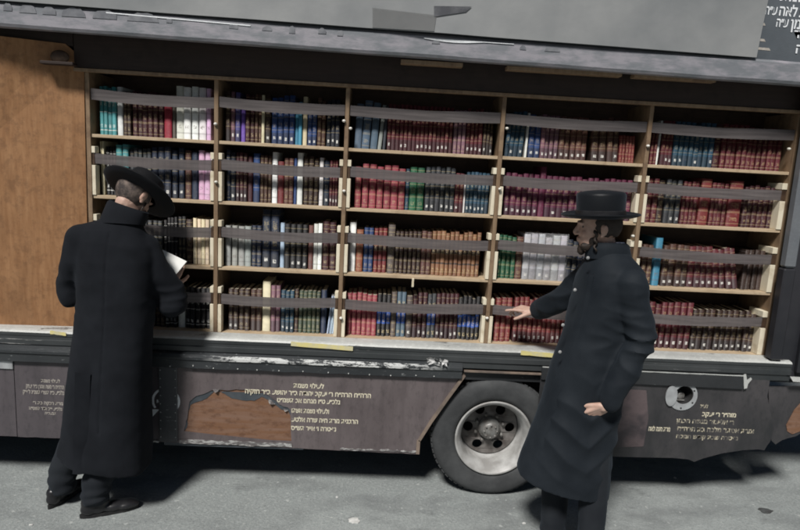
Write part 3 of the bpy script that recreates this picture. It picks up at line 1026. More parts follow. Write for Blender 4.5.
def book_into(bm, x, y, z, w_, h, dp, col, seed, mi, pmi, lean=0.0, yaw=0.0, base=None):
    """one bound volume: rounded spine towards the reader, boards, page block set in"""
    uvl = bm.loops.layers.uv.get('UVMap') or bm.loops.layers.uv.new('UVMap'); cl = bm.loops.layers.float_color.get('tint') or bm.loops.layers.float_color.new('tint')
    t_ = min(.0028, w_ * .14); hw = w_ / 2
    ns = 6
    bulge = min(.007, w_ * .22)
    outp = [(-hw, dp), (-hw, .004)]
    for i in range(ns + 1):
        a_ = PI - PI * i / ns
        outp.append((hw * .96 * math.cos(a_), .002 - bulge * math.sin(a_)))
    outp += [(hw, .004), (hw, dp)]
    inp = [(hw - t_, dp), (hw - t_, .004)] + [(-(hw - t_), .004), (-(hw - t_), dp)]
    poly = outp + inp
    base = z if base is None else base
    cs, sn = math.cos(lean), math.sin(lean)
    cy_, sy_ = math.cos(yaw), math.sin(yaw)
    def T(px_, py_, pz_):
        X_ = px_ * cy_ - py_ * sy_; Y_ = px_ * sy_ + py_ * cy_
        return Vector((x + X_ * cs + pz_ * sn, y + Y_, z + pz_ * cs - X_ * sn))
    k = len(poly)
    lo = [bm.verts.new(T(a_, b2, 0)) for a_, b2 in poly]; hi = [bm.verts.new(T(a_, b2, h)) for a_, b2 in poly]
    fs = []
    for i in range(k):
        j = (i + 1) % k
        f = bm.faces.new([lo[i], lo[j], hi[j], hi[i]]); fs.append((f, i, j))
        f.smooth = 1 < i < 2 + ns
    for f, i, j in fs:
        f.material_index = mi
        for lp_ in f.loops:
            vv = lp_.vert
            idx = lo.index(vv) if vv in lo else hi.index(vv)
            uu = (poly[idx][0] + hw) / w_
            if not (1 <= i <= 2 + ns): uu = 0.02
            lp_[uvl].uv = (uu, 0 if vv in lo else 1)
            lp_[cl] = (*col, seed)
    for ring in (lo, hi):
        tr = geometry.tessellate_polygon([[Vector((a_, b2, 0)) for a_, b2 in poly]])
        for t3 in tr:
            f = bm.faces.new([ring[i] for i in t3]); f.material_index = mi
            for lp_ in f.loops: lp_[uvl].uv = (.02, .02 if ring is lo else .98); lp_[cl] = (*col, seed)
    # pages
    q_ = [(-(hw - t_ - .0004), .0055), (hw - t_ - .0004, .0055), (hw - t_ - .0004, dp - .004), (-(hw - t_ - .0004), dp - .004)]
    a4 = [bm.verts.new(T(p_[0], p_[1], .0015)) for p_ in q_]; b4 = [bm.verts.new(T(p_[0], p_[1], h - .004)) for p_ in q_]
    for f in [bm.faces.new(a4[::-1]), bm.faces.new(b4)] + [bm.faces.new([a4[i], a4[(i + 1) % 4], b4[(i + 1) % 4], b4[i]]) for i in range(4)]:
        f.material_index = pmi
        for lp_ in f.loops: lp_[uvl].uv = (.02, .5); lp_[cl] = (*col, seed)


C = dict(maroon=(.13, .018, .026), dkmaroon=(.065, .013, .018), pinkred=(.36, .055, .075), red=(.42, .015, .045), brick=(.22, .03, .03),
         navy=(.018, .032, .07), dknavy=(.012, .018, .034), blue=(.02, .06, .20), ltblue=(.05, .28, .45), bluegrey=(.09, .14, .20), teal=(.06, .32, .34), tealblue=(.025, .085, .14),
         slate=(.045, .052, .06), black=(.014, .014, .016), brown=(.10, .045, .03), dkbrown=(.05, .025, .018), tan=(.30, .14, .065), orange=(.33, .10, .045), greybrown=(.13, .10, .085),
         cream=(.66, .57, .38), white=(.74, .74, .70), grey=(.35, .37, .35), purple=(.16, .07, .42), violet=(.10, .09, .30), mauve=(.24, .11, .15), pink=(.62, .38, .56),
         green=(.018, .13, .06), olive=(.07, .10, .06), magenta=(.13, .018, .055), silver=(.42, .42, .46), paleblue=(.40, .52, .66), mbrown=(.15, .06, .045))
CN = dict(maroon='maroon', dkmaroon='dark maroon', pinkred='rosy red', red='bright red', brick='brick red', navy='navy', dknavy='inky navy', blue='blue', ltblue='sky blue', bluegrey='blue grey', teal='teal',
          tealblue='teal blue', slate='slate grey', black='black', brown='brown', dkbrown='dark brown', tan='tan', orange='orange brown', greybrown='grey brown', cream='cream', white='white', grey='pale grey', purple='purple',
          violet='violet blue', mauve='mauve', pink='pink', green='green', olive='olive green', magenta='plum', silver='plastic wrapped grey', paleblue='pale blue', mbrown='reddish brown')
KN = dict(plain='plain', gilt='gilt-banded', labelled='white-labelled', banded='black-banded', white='white-lettered', pale='printed', bluepanel='blue-panelled')
# rows: (zoom origin x, scale, [(x0, x1, count, colour, kind, height, lean)])
ROWS = {
 (0, 0): (90, 4.074, [(35, 108, 4, 'teal', 'white', .262, 0), (110, 133, 1, 'white', 'plain', .265, 0), (138, 168, 2, 'dkbrown', 'gilt', .24, 0), (172, 300, 6, 'dkmaroon', 'gilt', .245, 0), (302, 334, 1, 'red', 'plain', .20, 0), (335, 348, 1, 'greybrown', 'plain', .24, 0), (350, 474, 4, 'white', 'pale', .285, 0), (476, 494, 1, 'pink', 'pale', .28, 0)]),
 (0, 1): (90, 4.074, [(15, 62, 2, 'cream', 'plain', .295, 0), (66, 108, 3, 'black', 'white', .27, 0), (110, 160, 2, 'teal', 'gilt', .285, 0), (163, 250, 5, 'slate', 'labelled', .27, 0), (252, 385, 5, 'navy', 'labelled', .285, 0), (388, 413, 1, 'mbrown', 'gilt', .27, 0), (415, 441, 1, 'navy', 'plain', .265, 0), (443, 492, 2, 'pink', 'pale', .275, 0), (493, 503, 1, 'white', 'plain', .27, 0)]),
 (0, 2): (150, 3.92, [(-222, -200, 1, 'cream', 'plain', .26, 0), (-198, 50, 12, 'slate', 'gilt', .25, 0), (55, 108, 4, 'black', 'white', .265, 0), (110, 140, 2, 'black', 'gilt', .27, 0), (141, 166, 1, 'dkbrown', 'gilt', .26, 0), (168, 232, 4, 'cream', 'pale', .265, 0), (233, 245, 1, 'grey', 'plain', .26, 0)]),
 (0, 3): (150, 3.92, [(-215, 60, 12, 'dkbrown', 'gilt', .25, 0), (62, 106, 3, 'black', 'white', .26, 0), (108, 136, 1, 'white', 'plain', .22, 0), (138, 238, 5, 'black', 'white', .245, 0)]),
 (1, 0): (215, 4.074, [(38, 62, 1, 'dkbrown', 'labelled', .275, 0), (63, 80, 1, 'mauve', 'labelled', .27, 0), (82, 102, 1, 'violet', 'labelled', .27, 0), (104, 122, 1, 'purple', 'plain', .185, 0), (124, 160, 2, 'dkmaroon', 'gilt', .265, 0), (162, 188, 2, 'brown', 'gilt', .265, 0), (189, 201, 1, 'cream', 'gilt', .27, 0), (203, 226, 1, 'dkbrown', 'labelled', .27, 0), (230, 323, 4, 'blue', 'labelled', .27, 0), (325, 353, 2, 'ltblue', 'plain', .235, 0), (355, 373, 1, 'cream', 'plain', .27, 0), (375, 413, 2, 'blue', 'labelled', .215, 0), (415, 448, 2, 'brown', 'gilt', .265, 0), (452, 506, 3, 'dknavy', 'labelled', .262, 0)]),
 (1, 1): (215, 4.074, [(45, 61, 1, 'navy', 'gilt', .285, 0), (62, 83, 1, 'dknavy', 'labelled', .275, 0), (84, 130, 3, 'dkmaroon', 'labelled', .275, 0), (132, 152, 1, 'dkmaroon', 'plain', .27, 0), (154, 181, 1, 'blue', 'labelled', .275, 0), (183, 228, 3, 'brown', 'gilt', .27, 0), (230, 252, 1, 'white', 'pale', .285, 0), (254, 279, 1, 'brick', 'plain', .24, 0), (280, 318, 2, 'mbrown', 'gilt', .26, 0), (320, 331, 1, 'blue', 'plain', .26, 0), (332, 355, 1, 'white', 'plain', .29, 0), (358, 420, 3, 'dkbrown', 'gilt', .275, 0), (422, 438, 1, 'white', 'pale', .27, 0), (440, 463, 1, 'navy', 'labelled', .26, 0), (464, 497, 3, 'maroon', 'labelled', .26, 0)]),
 (1, 2): (215, 3.926, [(38, 140, 4, 'grey', 'pale', .235, 0), (142, 181, 2, 'navy', 'gilt', .24, 0), (183, 250, 2, 'navy', 'labelled', .335, 0), (252, 269, 1, 'paleblue', 'plain', .27, 0), (270, 362, 4, 'black', 'labelled', .26, 0), (364, 383, 1, 'mbrown', 'pale', .26, 0), (384, 417, 2, 'white', 'pale', .27, 0), (419, 472, 2, 'dkmaroon', 'gilt', .285, 0)]),
 (1, 3): (215, 3.926, [(50, 91, 2, 'dkbrown', 'labelled', .245, 0), (92, 136, 2, 'dkbrown', 'gilt', .25, 0), (138, 182, 2, 'brown', 'labelled', .25, 0), (184, 216, 1, 'cream', 'plain', .30, 0), (218, 254, 2, 'mauve', 'labelled', .28, 0), (256, 309, 3, 'tealblue', 'labelled', .25, 0), (310, 325, 1, 'dkbrown', 'gilt', .26, 0), (326, 411, 5, 'olive', 'gilt', .255, 0), (413, 434, 1, 'navy', 'plain', .26, 0), (438, 464, 4, 'paleblue', 'plain', .23, .10)]),
 (2, 0): (345, 3.925, [(38, 66, 1, 'bluegrey', 'plain', .265, .03), (68, 100, 1, 'bluegrey', 'gilt', .265, .05), (102, 130, 1, 'bluegrey', 'plain', .26, .05), (134, 149, 1, 'grey', 'plain', .25, .08), (150, 161, 1, 'slate', 'plain', .25, .04), (163, 420, 16, 'maroon', 'labelled', .255, .0), (422, 470, 3, 'mauve', 'gilt', .245, 0), (472, 535, 4, 'maroon', 'labelled', .255, 0), (537, 577, 3, 'dkbrown', 'labelled', .25, 0)]),
 (2, 1): (345, 3.925, [(34, 233, 7, 'pinkred', 'gilt', .25, 0), (234, 248, 1, 'tealblue', 'gilt', .235, 0), (249, 307, 2, 'green', 'gilt', .25, 0), (310, 426, 6, 'slate', 'labelled', .255, 0), (427, 461, 2, 'maroon', 'labelled', .225, 0), (462, 468, 1, 'white', 'plain', .23, 0), (470, 562, 6, 'tealblue', 'labelled', .235, 0)]),
 (2, 2): (340, 3.7875, [(28, 56, 1, 'white', 'plain', .29, 0), (58, 84, 1, 'orange', 'gilt', .25, 0), (86, 122, 2, 'blue', 'gilt', .26, 0), (124, 173, 3, 'brick', 'banded', .26, 0), (176, 203, 1, 'greybrown', 'gilt', .285, 0), (204, 302, 6, 'dkbrown', 'gilt', .25, 0), (303, 341, 2, 'mbrown', 'gilt', .255, 0), (342, 526, 11, 'tan', 'banded', .262, 0)]),
 (2, 3): (340, 3.7875, [(21, 135, 6, 'pinkred', 'gilt', .255, 0), (136, 188, 3, 'black', 'bluepanel', .255, 0), (189, 209, 1, 'greybrown', 'gilt', .275, 0), (210, 244, 2, 'bluegrey', 'bluepanel', .275, 0), (246, 269, 1, 'greybrown', 'labelled', .25, 0), (270, 324, 3, 'dkmaroon', 'labelled', .275, 0), (325, 357, 2, 'slate', 'bluepanel', .27, 0), (358, 441, 5, 'dkmaroon', 'labelled', .275, 0), (442, 526, 5, 'black', 'bluepanel', .265, 0)]),
 (3, 0): (495, 3.925, [(37, 110, 4, 'tealblue', 'labelled', .255, .06), (116, 125, 1, 'white', 'plain', .25, .02), (127, 173, 2, 'blue', 'labelled', .245, 0), (174, 244, 4, 'mauve', 'labelled', .245, 0), (245, 356, 5, 'mbrown', 'labelled', .24, .0), (372, 400, 1, 'brown', 'labelled', .24, -.04), (402, 430, 1, 'brown', 'labelled', .245, -.04), (433, 455, 1, 'brown', 'labelled', .25, -.05), (457, 479, 1, 'brown', 'labelled', .25, -.04), (483, 545, 5, 'brick', 'gilt', .155, -.03)]),
 (3, 1): (495, 3.925, [(32, 165, 6, 'magenta', 'labelled', .245, 0), (166, 190, 1, 'magenta', 'plain', .285, 0), (191, 330, 6, 'magenta', 'labelled', .24, 0), (331, 545, 9, 'magenta', 'labelled', .24, 0)]),
 (3, 2): (480, 4.417, [(68, 150, 4, 'green', 'gilt', .255, 0), (151, 181, 1, 'mbrown', 'gilt', .25, 0), (182, 372, 6, 'silver', 'labelled', .272, 0), (374, 420, 2, 'dknavy', 'labelled', .25, 0), (421, 640, 9, 'navy', 'labelled', .25, 0)]),
 (3, 3): (480, 4.417, [(58, 132, 3, 'brick', 'gilt', .265, 0), (140, 372, 11, 'brick', 'labelled', .275, 0), (373, 640, 12, 'maroon', 'labelled', .26, 0)]),
 (4, 0): (640, 3.925, [(38, 62, 2, 'maroon', 'gilt', .22, 0), (64, 73, 1, 'white', 'plain', .25, .03), (76, 123, 3, 'maroon', 'labelled', .25, 0), (124, 282, 8, 'tealblue', 'labelled', .25, 0), (283, 307, 1, 'dkmaroon', 'gilt', .25, 0), (311, 410, 5, 'maroon', 'gilt', .25, 0), (412, 556, 7, 'maroon', 'gilt', .24, 0)]),
 (4, 1): (640, 3.925, [(17, 60, 2, 'maroon', 'gilt', .255, 0), (62, 86, 1, 'dkbrown', 'gilt', .25, 0), (88, 152, 3, 'slate', 'labelled', .255, 0), (154, 220, 4, 'maroon', 'gilt', .25, 0), (222, 263, 1, 'brick', 'gilt', .27, 0), (265, 332, 4, 'maroon', 'gilt', .25, 0), (334, 388, 1, 'brick', 'gilt', .265, 0), (392, 517, 6, 'dkmaroon', 'gilt', .25, 0)]),
 (4, 2): (640, 3.7875, [(-30, 38, 3, 'brown', 'gilt', .24, 0), (42, 69, 1, 'ltblue', 'pale', .285, 0), (75, 174, 4, 'brown', 'labelled', .25, 0), (176, 374, 8, 'maroon', 'labelled', .245, -.1), (378, 462, 4, 'dkbrown', 'plain', .24, 0)]),  # last dark run: shadow over these books is put into their colour
 (4, 3): (640, 3.7875, [(-58, 183, 10, 'maroon', 'labelled', .285, 0), (185, 426, 11, 'dkbrown', 'labelled', .25, 0)]),
}
ROWN = ['top shelf', 'second shelf', 'third shelf', 'bottom shelf']
BAYN = ['leftmost bay', 'second bay', 'middle bay', 'fourth bay', 'rightmost bay']
ORD = 'first second third fourth fifth sixth seventh eighth ninth tenth eleventh twelfth thirteenth fourteenth fifteenth sixteenth seventeenth eighteenth nineteenth twentieth'.split()
YB = .172
allb = []
for (b_, r), (ox, sc, runs) in ROWS.items():
    z = ZS[r]
    per = {}
    for (x0, x1, cnt, col, kind, h, lean) in runs:
        X0, X1 = xat(ox + x0 / sc, z + .02, YB), xat(ox + x1 / sc, z + .02, YB)
        X0 = max(X0, BX[b_] + .036); X1 = min(X1, BX[b_ + 1] - .036)
        pitch = (X1 - X0) / cnt
        for i in range(cnt):
            key = (col, kind)
            per[key] = per.get(key, 0) + 1
            ln = lean
            if lean == -.1: ln = -.02 - .028 * i
            wv = pitch * (.93 if cnt > 1 else .95)
            if cnt > 2: wv *= random.uniform(.88, 1.04)
            base = C[col]
            gm = sum(base) / 3
            base = tuple((x_ * .92 + gm * .08) * (.68 if gm < .4 else .92) for x_ in base)
            j = random.uniform(.82, 1.18)
            cc = tuple(min(.8, x_ * j * random.uniform(.96, 1.04)) for x_ in base)
            hh = h * (random.uniform(.985, 1.01) if random.random() < .85 else random.uniform(.93, .98))
            if not ln and random.random() < .12: ln = random.uniform(-.02, .02)
            dY = random.uniform(-.005, .009)
            if kind == 'plain': dY += random.uniform(-.004, .008)
            xx = X0 + pitch * (i + .5)
            zz = z + .0012
            if ln: zz += abs(math.sin(ln)) * wv / 2; xx -= math.sin(ln) * hh * .5 if abs(ln) < .09 and lean != -.1 else 0
            hidden = (b_ == 0 and r in (2, 3) and ox + x1 / sc < 165) or (b_ == 3 and ox + x1 / sc > 615 and r > 0 and x1 > 300) or (b_ == 4 and x0 < 0 and r == 2)
            allb.append(dict(x=xx, y=YB + dY, z=zz, w=wv, h=hh, col=cc, c=col, k=kind, ln=ln, b=b_, r=r, o=per[key], tot=0, key=key, hid=hidden, area=wv * hh * (.01 if hidden else 1), seed=random.random(), d=random.uniform(.17, .20), yaw=random.uniform(-.02, .02) if cnt < 3 else random.uniform(-.008, .008)))
    for q_ in allb:
        if q_['b'] == b_ and q_['r'] == r: q_['tot'] = per[q_['key']]
order = sorted(allb, key=lambda q_: -q_['area'])
solo = order[:299]; rest = order[299:]
# shared materials per solo book: cover kind + pages
for q_ in solo:
    bm = bmesh.new()
    ori = Vector((q_['x'], q_['y'] + q_['d'] / 2, q_['z']))
    book_into(bm, q_['x'] - ori.x, q_['y'] - ori.y, 0, q_['w'], q_['h'], q_['d'], q_['col'], q_['seed'], 0, 1, q_['ln'], q_['yaw'])
    me = bpy.data.meshes.new('book'); bm.to_mesh(me); bm.free()
    me.materials.append(BM_[q_['k']]); me.materials.append(M['pages'])
    o = bpy.data.objects.new('book', me); S.collection.objects.link(o); o.location = ori
    cn = (CN[q_['c']] + ' ' + KN[q_['k']])
    if q_['tot'] == 1: lab = f"the only {cn} book on the {ROWN[q_['r']]} of the {BAYN[q_['b']]}"
    else: lab = f"{ORD[q_['o'] - 1]} {cn} book from left, {ROWN[q_['r']]} of the {BAYN[q_['b']]}"
    tag(o, lab, 'book', 'books lined up on the truck shelves')
bm = bmesh.new()
for q_ in rest:
    book_into(bm, q_['x'], q_['y'], q_['z'], q_['w'], q_['h'], q_['d'], q_['col'], q_['seed'], KINDS.index(q_['k']), len(KINDS), q_['ln'], q_['yaw'])
me = bpy.data.meshes.new('narrow_books'); bm.to_mesh(me); bm.free()
for k in KINDS: me.materials.append(BM_[k])
me.materials.append(M['pages'])
o = bpy.data.objects.new('narrow_books', me); S.collection.objects.link(o)
tag(o, 'thin volumes tucked between the thicker books along all the truck shelves', 'books', kind='stuff')
print('books', len(allb), 'rest', len(rest))

# clear wrap round the grey set, fourth bay
n = N('clear shrink wrap', .12, 0, .6)
g = n.noise(n.pos((6, 6, 6)), 5, 5, .7)
n.color((.8, .8, .82)); n.bump(g, .02, 1)
n.b.inputs['Alpha'].default_value = .22
M['wrap'] = n.m
sv = [q_ for q_ in allb if q_['c'] == 'silver']
xa_, xb2 = min(q_['x'] - q_['w'] / 2 for q_ in sv) - .003, max(q_['x'] + q_['w'] / 2 for q_ in sv) + .003
bm = bmesh.new()
g_ = []
zlo, zhi = ZS[2] + .002, ZS[2] + .282
for i in range(41):
    g_.append([bm.verts.new((xa_ + (xb2 - xa_) * i / 40, YB - .014 - .008 * abs(noise.noise(Vector((i * .35 + j * .2, j * .4 - i * .13, 3)))) - .004 * noise.noise(Vector((i * .9, j * .8, 9))), zlo + (zhi - zlo) * j / 30)) for j in range(31)])
for i in range(40):
    for j in range(30): bm.faces.new([g_[i][j], g_[i + 1][j], g_[i + 1][j + 1], g_[i][j + 1]])
tagw = emit('plastic_wrap', bm, M['wrap'], None, True, loc=(xa_, YB, zlo))
tag(tagw, 'crinkled clear plastic wrapped round the grey book set on third shelf', 'plastic wrap')

# ---------------------------------------------------------------- people
def skinmat(name, a, b_):
    n = N(name, .5, 0, .35)
    n.b.inputs['Subsurface Weight'].default_value = .08
    n.b.inputs['Subsurface Radius'].default_value = (.01, .004, .002)
    nz = n.noise(n.pos(), 22, 4); n.color(n.mix(n.ramp(nz, .35, .65), a, b_)); n.bump(n.noise(n.pos(), 240, 2), .0006, .5)
    return n.m
M['skin'] = skinmat('skin', (.50, .345, .28), (.43, .27, .21))


def clothmat(name, a, b_, rough=.8, sheen=.25):
    n = N(name, rough, 0, .12)
    n.b.inputs['Sheen Weight'].default_value = sheen
    n.b.inputs['Sheen Roughness'].default_value = .5
    n.b.inputs['Sheen Tint'].default_value = (.4, .5, .62, 1)
    n.color(n.mix(n.ramp(n.noise(n.pos(), 6, 5), .35, .65), a, b_)); n.bump(n.noise(n.pos(), 300, 3), .0008, .6)
    return n.m
M['coatA'] = clothmat('black wool cloth', (.0075, .0085, .011), (.012, .0135, .017), .9, .03)
M['coatB'] = clothmat('black gabardine cloth', (.010, .013, .017), (.016, .020, .025), .7, .06)
M['trouser'] = clothmat('black trouser cloth', (.014, .016, .020), (.02, .023, .027), .8, .06)
M['felt'] = clothmat('black felt', (.006, .006, .007), (.008, .008, .009), .7, .08)
M['feltshine'] = clothmat('black brushed felt', (.008, .009, .011), (.011, .012, .014), .42, .12)
M['leather'] = simple('black shoe leather', (.012, .012, .014), (.02, .02, .022), 14, .33, spec=.5, bumpd=.0006)
M['hair'] = simple('dark brown hair', (.035, .024, .018), (.02, .014, .011), 50, .6, bumpd=.002, bscale=200)
M['stubble'] = simple('short cropped hair', (.04, .032, .03), (.17, .13, .11), 30, .8, bumpd=.0015, bscale=260, lo=.4, hi=.66)
M['solerubber'] = simple('black shoe sole', (.012, .012, .013), (.02, .02, .02), 20, .7)
M['button'] = simple('shiny buttons', (.3, .3, .3), (.2, .2, .2), 20, .25)
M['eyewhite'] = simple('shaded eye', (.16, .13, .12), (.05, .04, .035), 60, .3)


def ell(bm, c_, r3, rot=None, sub=3):
    rr = bmesh.ops.create_icosphere(bm, subdivisions=sub, radius=1)
    m_ = rot.to_3x3() if rot is not None else Matrix.Identity(3)
    for v in rr['verts']: v.co = m_ @ Vector((v.co.x * r3[0], v.co.y * r3[1], v.co.z * r3[2])) + Vector(c_)


def cone(bm, a_, b2, ra, rb, seg=20):
    a_, b2 = Vector(a_), Vector(b2)
    d_ = b2 - a_
    if d_.length < 1e-6: return
    rr = bmesh.ops.create_cone(bm, cap_ends=True, segments=seg, radius1=ra, radius2=rb, depth=d_.length)
    q_ = d_.to_track_quat('Z', 'Y')
    for v in rr['verts']: v.co = q_ @ v.co + (a_ + b2) / 2


def limb(bm, pts, sub=2):
    for (p_, r_) in pts: ell(bm, p_, (r_, r_, r_), None, sub)
    for (p_, r_), (q_, s_) in zip(pts, pts[1:]): cone(bm, p_, q_, r_, s_)


def rings(bm, lst, seg=40, pw=2.3):
    """lst of (center(x,y,z), rx, ry, yaw, tilt vector) closed loft"""
    rows = []
    for it in lst:
        c_, rx, ry, yaw = it[:4]
        row = []
        for i in range(seg):
            t = 2 * PI * i / seg
            ct, st = math.cos(t), math.sin(t)
            x_ = rx * math.copysign(abs(ct) ** (2 / pw), ct); y_ = ry * math.copysign(abs(st) ** (2 / pw), st)
            dz = it[4](x_, y_) if len(it) > 4 else 0
            row.append(bm.verts.new((c_[0] + x_ * math.cos(yaw) - y_ * math.sin(yaw), c_[1] + x_ * math.sin(yaw) + y_ * math.cos(yaw), c_[2] + dz)))
        rows.append(row)
    for a_, b2 in zip(rows, rows[1:]):
        for i in range(seg):
            j = (i + 1) % seg; bm.faces.new([a_[i], a_[j], b2[j], b2[i]])
    bm.faces.new(rows[0][::-1]); bm.faces.new(rows[-1])


def fuse(bm, voxel, smooth=4):
    bmesh.ops.recalc_face_normals(bm, faces=bm.faces)
    me = bpy.data.meshes.new('tmp'); bm.to_mesh(me); bm.free()
    o = bpy.data.objects.new('tmp', me); S.collection.objects.link(o)
    md = o.modifiers.new('r', 'REMESH'); md.mode = 'VOXEL'; md.voxel_size = voxel; md.use_smooth_shade = True
    sm = o.modifiers.new('s', 'SMOOTH'); sm.factor = .5; sm.iterations = smooth
    bpy.context.view_layer.update()
    e = o.evaluated_get(bpy.context.evaluated_depsgraph_get())
    res = bpy.data.meshes.new_from_object(e)
    bpy.data.objects.remove(o); bpy.data.meshes.remove(me)
    out_ = bmesh.new(); out_.from_mesh(res); bpy.data.meshes.remove(res)
    return out_


def fold(bm, fn):
    bm.normal_update()
    mv = [(v, v.normal.copy() * fn(v.co)) for v in bm.verts]
    for v, d_ in mv: v.co += d_


def frame(up, fwd):
    up = Vector(up).normalized(); f_ = Vector(fwd); f_ = (f_ - up * f_.dot(up)).normalized()
    s_ = f_.cross(up)               # subject's right-hand side
    return Matrix((s_, f_, up)).transposed()   # columns: right, forward, up


def head_into(bm, c_, fr):
    """c_: head centre; fr columns = right, forward, up"""
    def p_(r, f_, u): return Vector(c_) + fr @ Vector((r, f_, u))
    E_ = lambda pos, r3, tilt=0: ell(bm, p_(*pos), r3, (fr @ Matrix.Rotation(tilt, 3, 'X')), 3)
    E_((0, -.012, .028), (.076, .096, .088))
    E_((0, .028, -.002), (.064, .064, .080))
    E_((0, .040, -.055), (.050, .048, .050))
    E_((0, .066, -.088), (.026, .022, .020))
    E_((0, .086, .036), (.044, .012, .010))          # brow
    E_((.034, .066, -.012), (.022, .018, .020)); E_((-.034, .066, -.012), (.022, .018, .020))
    limb(bm, [(p_(0, .090, .024), .008), (p_(0, .108, -.008), .0105), (p_(0, .104, -.016), .011)])
    for s_ in (-1, 1): ell(bm, p_(s_ * .012, .096, -.017), (.008, .009, .007), fr, 2)
    E_((0, .090, -.040), (.024, .010, .006)); E_((0, .088, -.051), (.021, .011, .007))
    for s_ in (-1, 1):                               # ears
        q_ = fr @ Matrix.Rotation(s_ * -.35, 3, 'Z') @ Matrix.Rotation(-.15, 3, 'X')
        ell(bm, p_(s_ * .079, -.012, .006), (.007, .019, .030), q_, 2)
        ell(bm, p_(s_ * .076, -.004, -.020), (.008, .010, .013), q_, 2)
        ell(bm, p_(s_ * .086, -.020, .012), (.005, .012, .022), q_, 2)


def hand_into(bm, wrist, d_, pn, curl=(.35, .4, .45, .5), side=1, thumb=(.7, .3), scale=1.0, spread=.05):
    """d_: direction of the fingers, pn: palm normal (where the palm faces), side=+1 thumb on d x pn side"""
    w_ = Vector(wrist); d_ = Vector(d_).normalized(); pn = Vector(pn); pn = (pn - d_ * pn.dot(d_)).normalized()
    s_ = d_.cross(pn) * side
    L = [.073, .080, .075, .060]; K = [.026, .009, -.009, -.026]; B = [.088, .092, .088, .080]
    for i in range(4):
        k0 = w_ + s_ * K[i] * .6 * scale + d_ * .012; k1 = w_ + s_ * K[i] * scale + d_ * B[i] * scale
        limb(bm, [(k0, .014 * scale), ((k0 + k1) / 2 + pn * .002, .0135 * scale), (k1, .0110 * scale)])
        dd_ = (d_ + s_ * K[i] / .026 * spread).normalized(); a_ = curl[i] * .5; p_ = k1; r_ = .0090 * scale
        for seg, fr_ in enumerate((.45, .31, .24)):
            ang = a_ + curl[i] * seg * 1.0
            q_ = p_ + (dd_ * math.cos(ang) + pn * math.sin(ang)) * L[i] * fr_ * scale
            limb(bm, [(p_, r_), (q_, r_ * .92)])
            p_ = q_; r_ *= .92
    # thumb
    t0 = w_ + s_ * .022 * scale + d_ * .022 * scale + pn * .004
    t1 = t0 + (s_ * math.sin(thumb[0]) + d_ * math.cos(thumb[0]) + pn * .25).normalized() * .042 * scale
    t2 = t1 + (s_ * math.sin(thumb[0] * .6) + d_ * math.cos(thumb[0] * .6) + pn * thumb[1]).normalized() * .032 * scale
    t3 = t2 + (s_ * math.sin(thumb[0] * .35) + d_ * math.cos(thumb[0] * .3) + pn * thumb[1]).normalized() * .025 * scale
    limb(bm, [(t0, .0155 * scale), (t1, .0120 * scale), (t2, .0100 * scale), (t3, .0085 * scale)])
    limb(bm, [(w_ - d_ * .03, .024 * scale), (w_ + d_ * .015, .021 * scale)])


def hat(parent, c_, up, fwd, rb, rc, hc, mat, curl=.018, dome=.2, taper=.0, oval=1.12):
    fr = frame(up, fwd)
    def T(r, f_, u): return Vector(c_) + fr @ Vector((r, f_ * 1.0, u))
    seg = 72
    def ringm(bm, prof):
        rows = []
        for r, u, cu in prof:
            row = []
            for i in range(seg):
                t = 2 * PI * i / seg
                ov = oval if r < rc * 1.1 else 1.0 + (oval - 1) * .4
                z_ = u + cu * (.35 + .65 * abs(math.cos(t)) ** 1.5)
                row.append(bm.verts.new(T(r * math.cos(t), r * ov * math.sin(t), z_)))
            rows.append(row)
        for a_, b2 in zip(rows, rows[1:]):
            for i in range(seg):
                j = (i + 1) % seg; bm.faces.new([a_[i], a_[j], b2[j], b2[i]])
        return rows
    bm = bmesh.new()
    rows = ringm(bm, [(rc * .96, -.004, 0), (rb * .6, -.004, 0), (rb * .8, -.003, curl * .25), (rb * .93, .001, curl * .7), (rb, .006, curl), (rb * 1.006, .010, curl), (rb, .013, curl), (rb * .93, .007, curl * .7), (rb * .8, .003, curl * .25), (rb * .6, .002, 0), (rc * .96, .002, 0)])
    for i in range(seg):
        j = (i + 1) % seg; bm.faces.new([rows[-1][i], rows[-1][j], rows[0][j], rows[0][i]])
    H = emit('hat', bm, mat, parent, True)
    bm = bmesh.new()
    k = 1 - taper
    rows = ringm(bm, [(rc, .0, 0), (rc * (1 - taper * .5), hc * .5, 0), (rc * k, hc * .86, 0), (rc * k * .96, hc * .95, 0), (rc * k * .88, hc, 0), (rc * k * .6, hc + dome * .006, 0), (rc * k * .3, hc + dome * .01, 0), (rc * .02, hc + dome * .012, 0)])
    bm.faces.new(rows[-1])
    emit('hat_crown', bm, mat, H, True)
    bm = bmesh.new()
    rows = ringm(bm, [(rc * 1.0, .003, 0), (rc * 1.035, .004, 0), (rc * 1.03, .034, 0), (rc * 1.0, .036, 0)])
    emit('hat_band', bm, M['leather'], H, True)
    return H


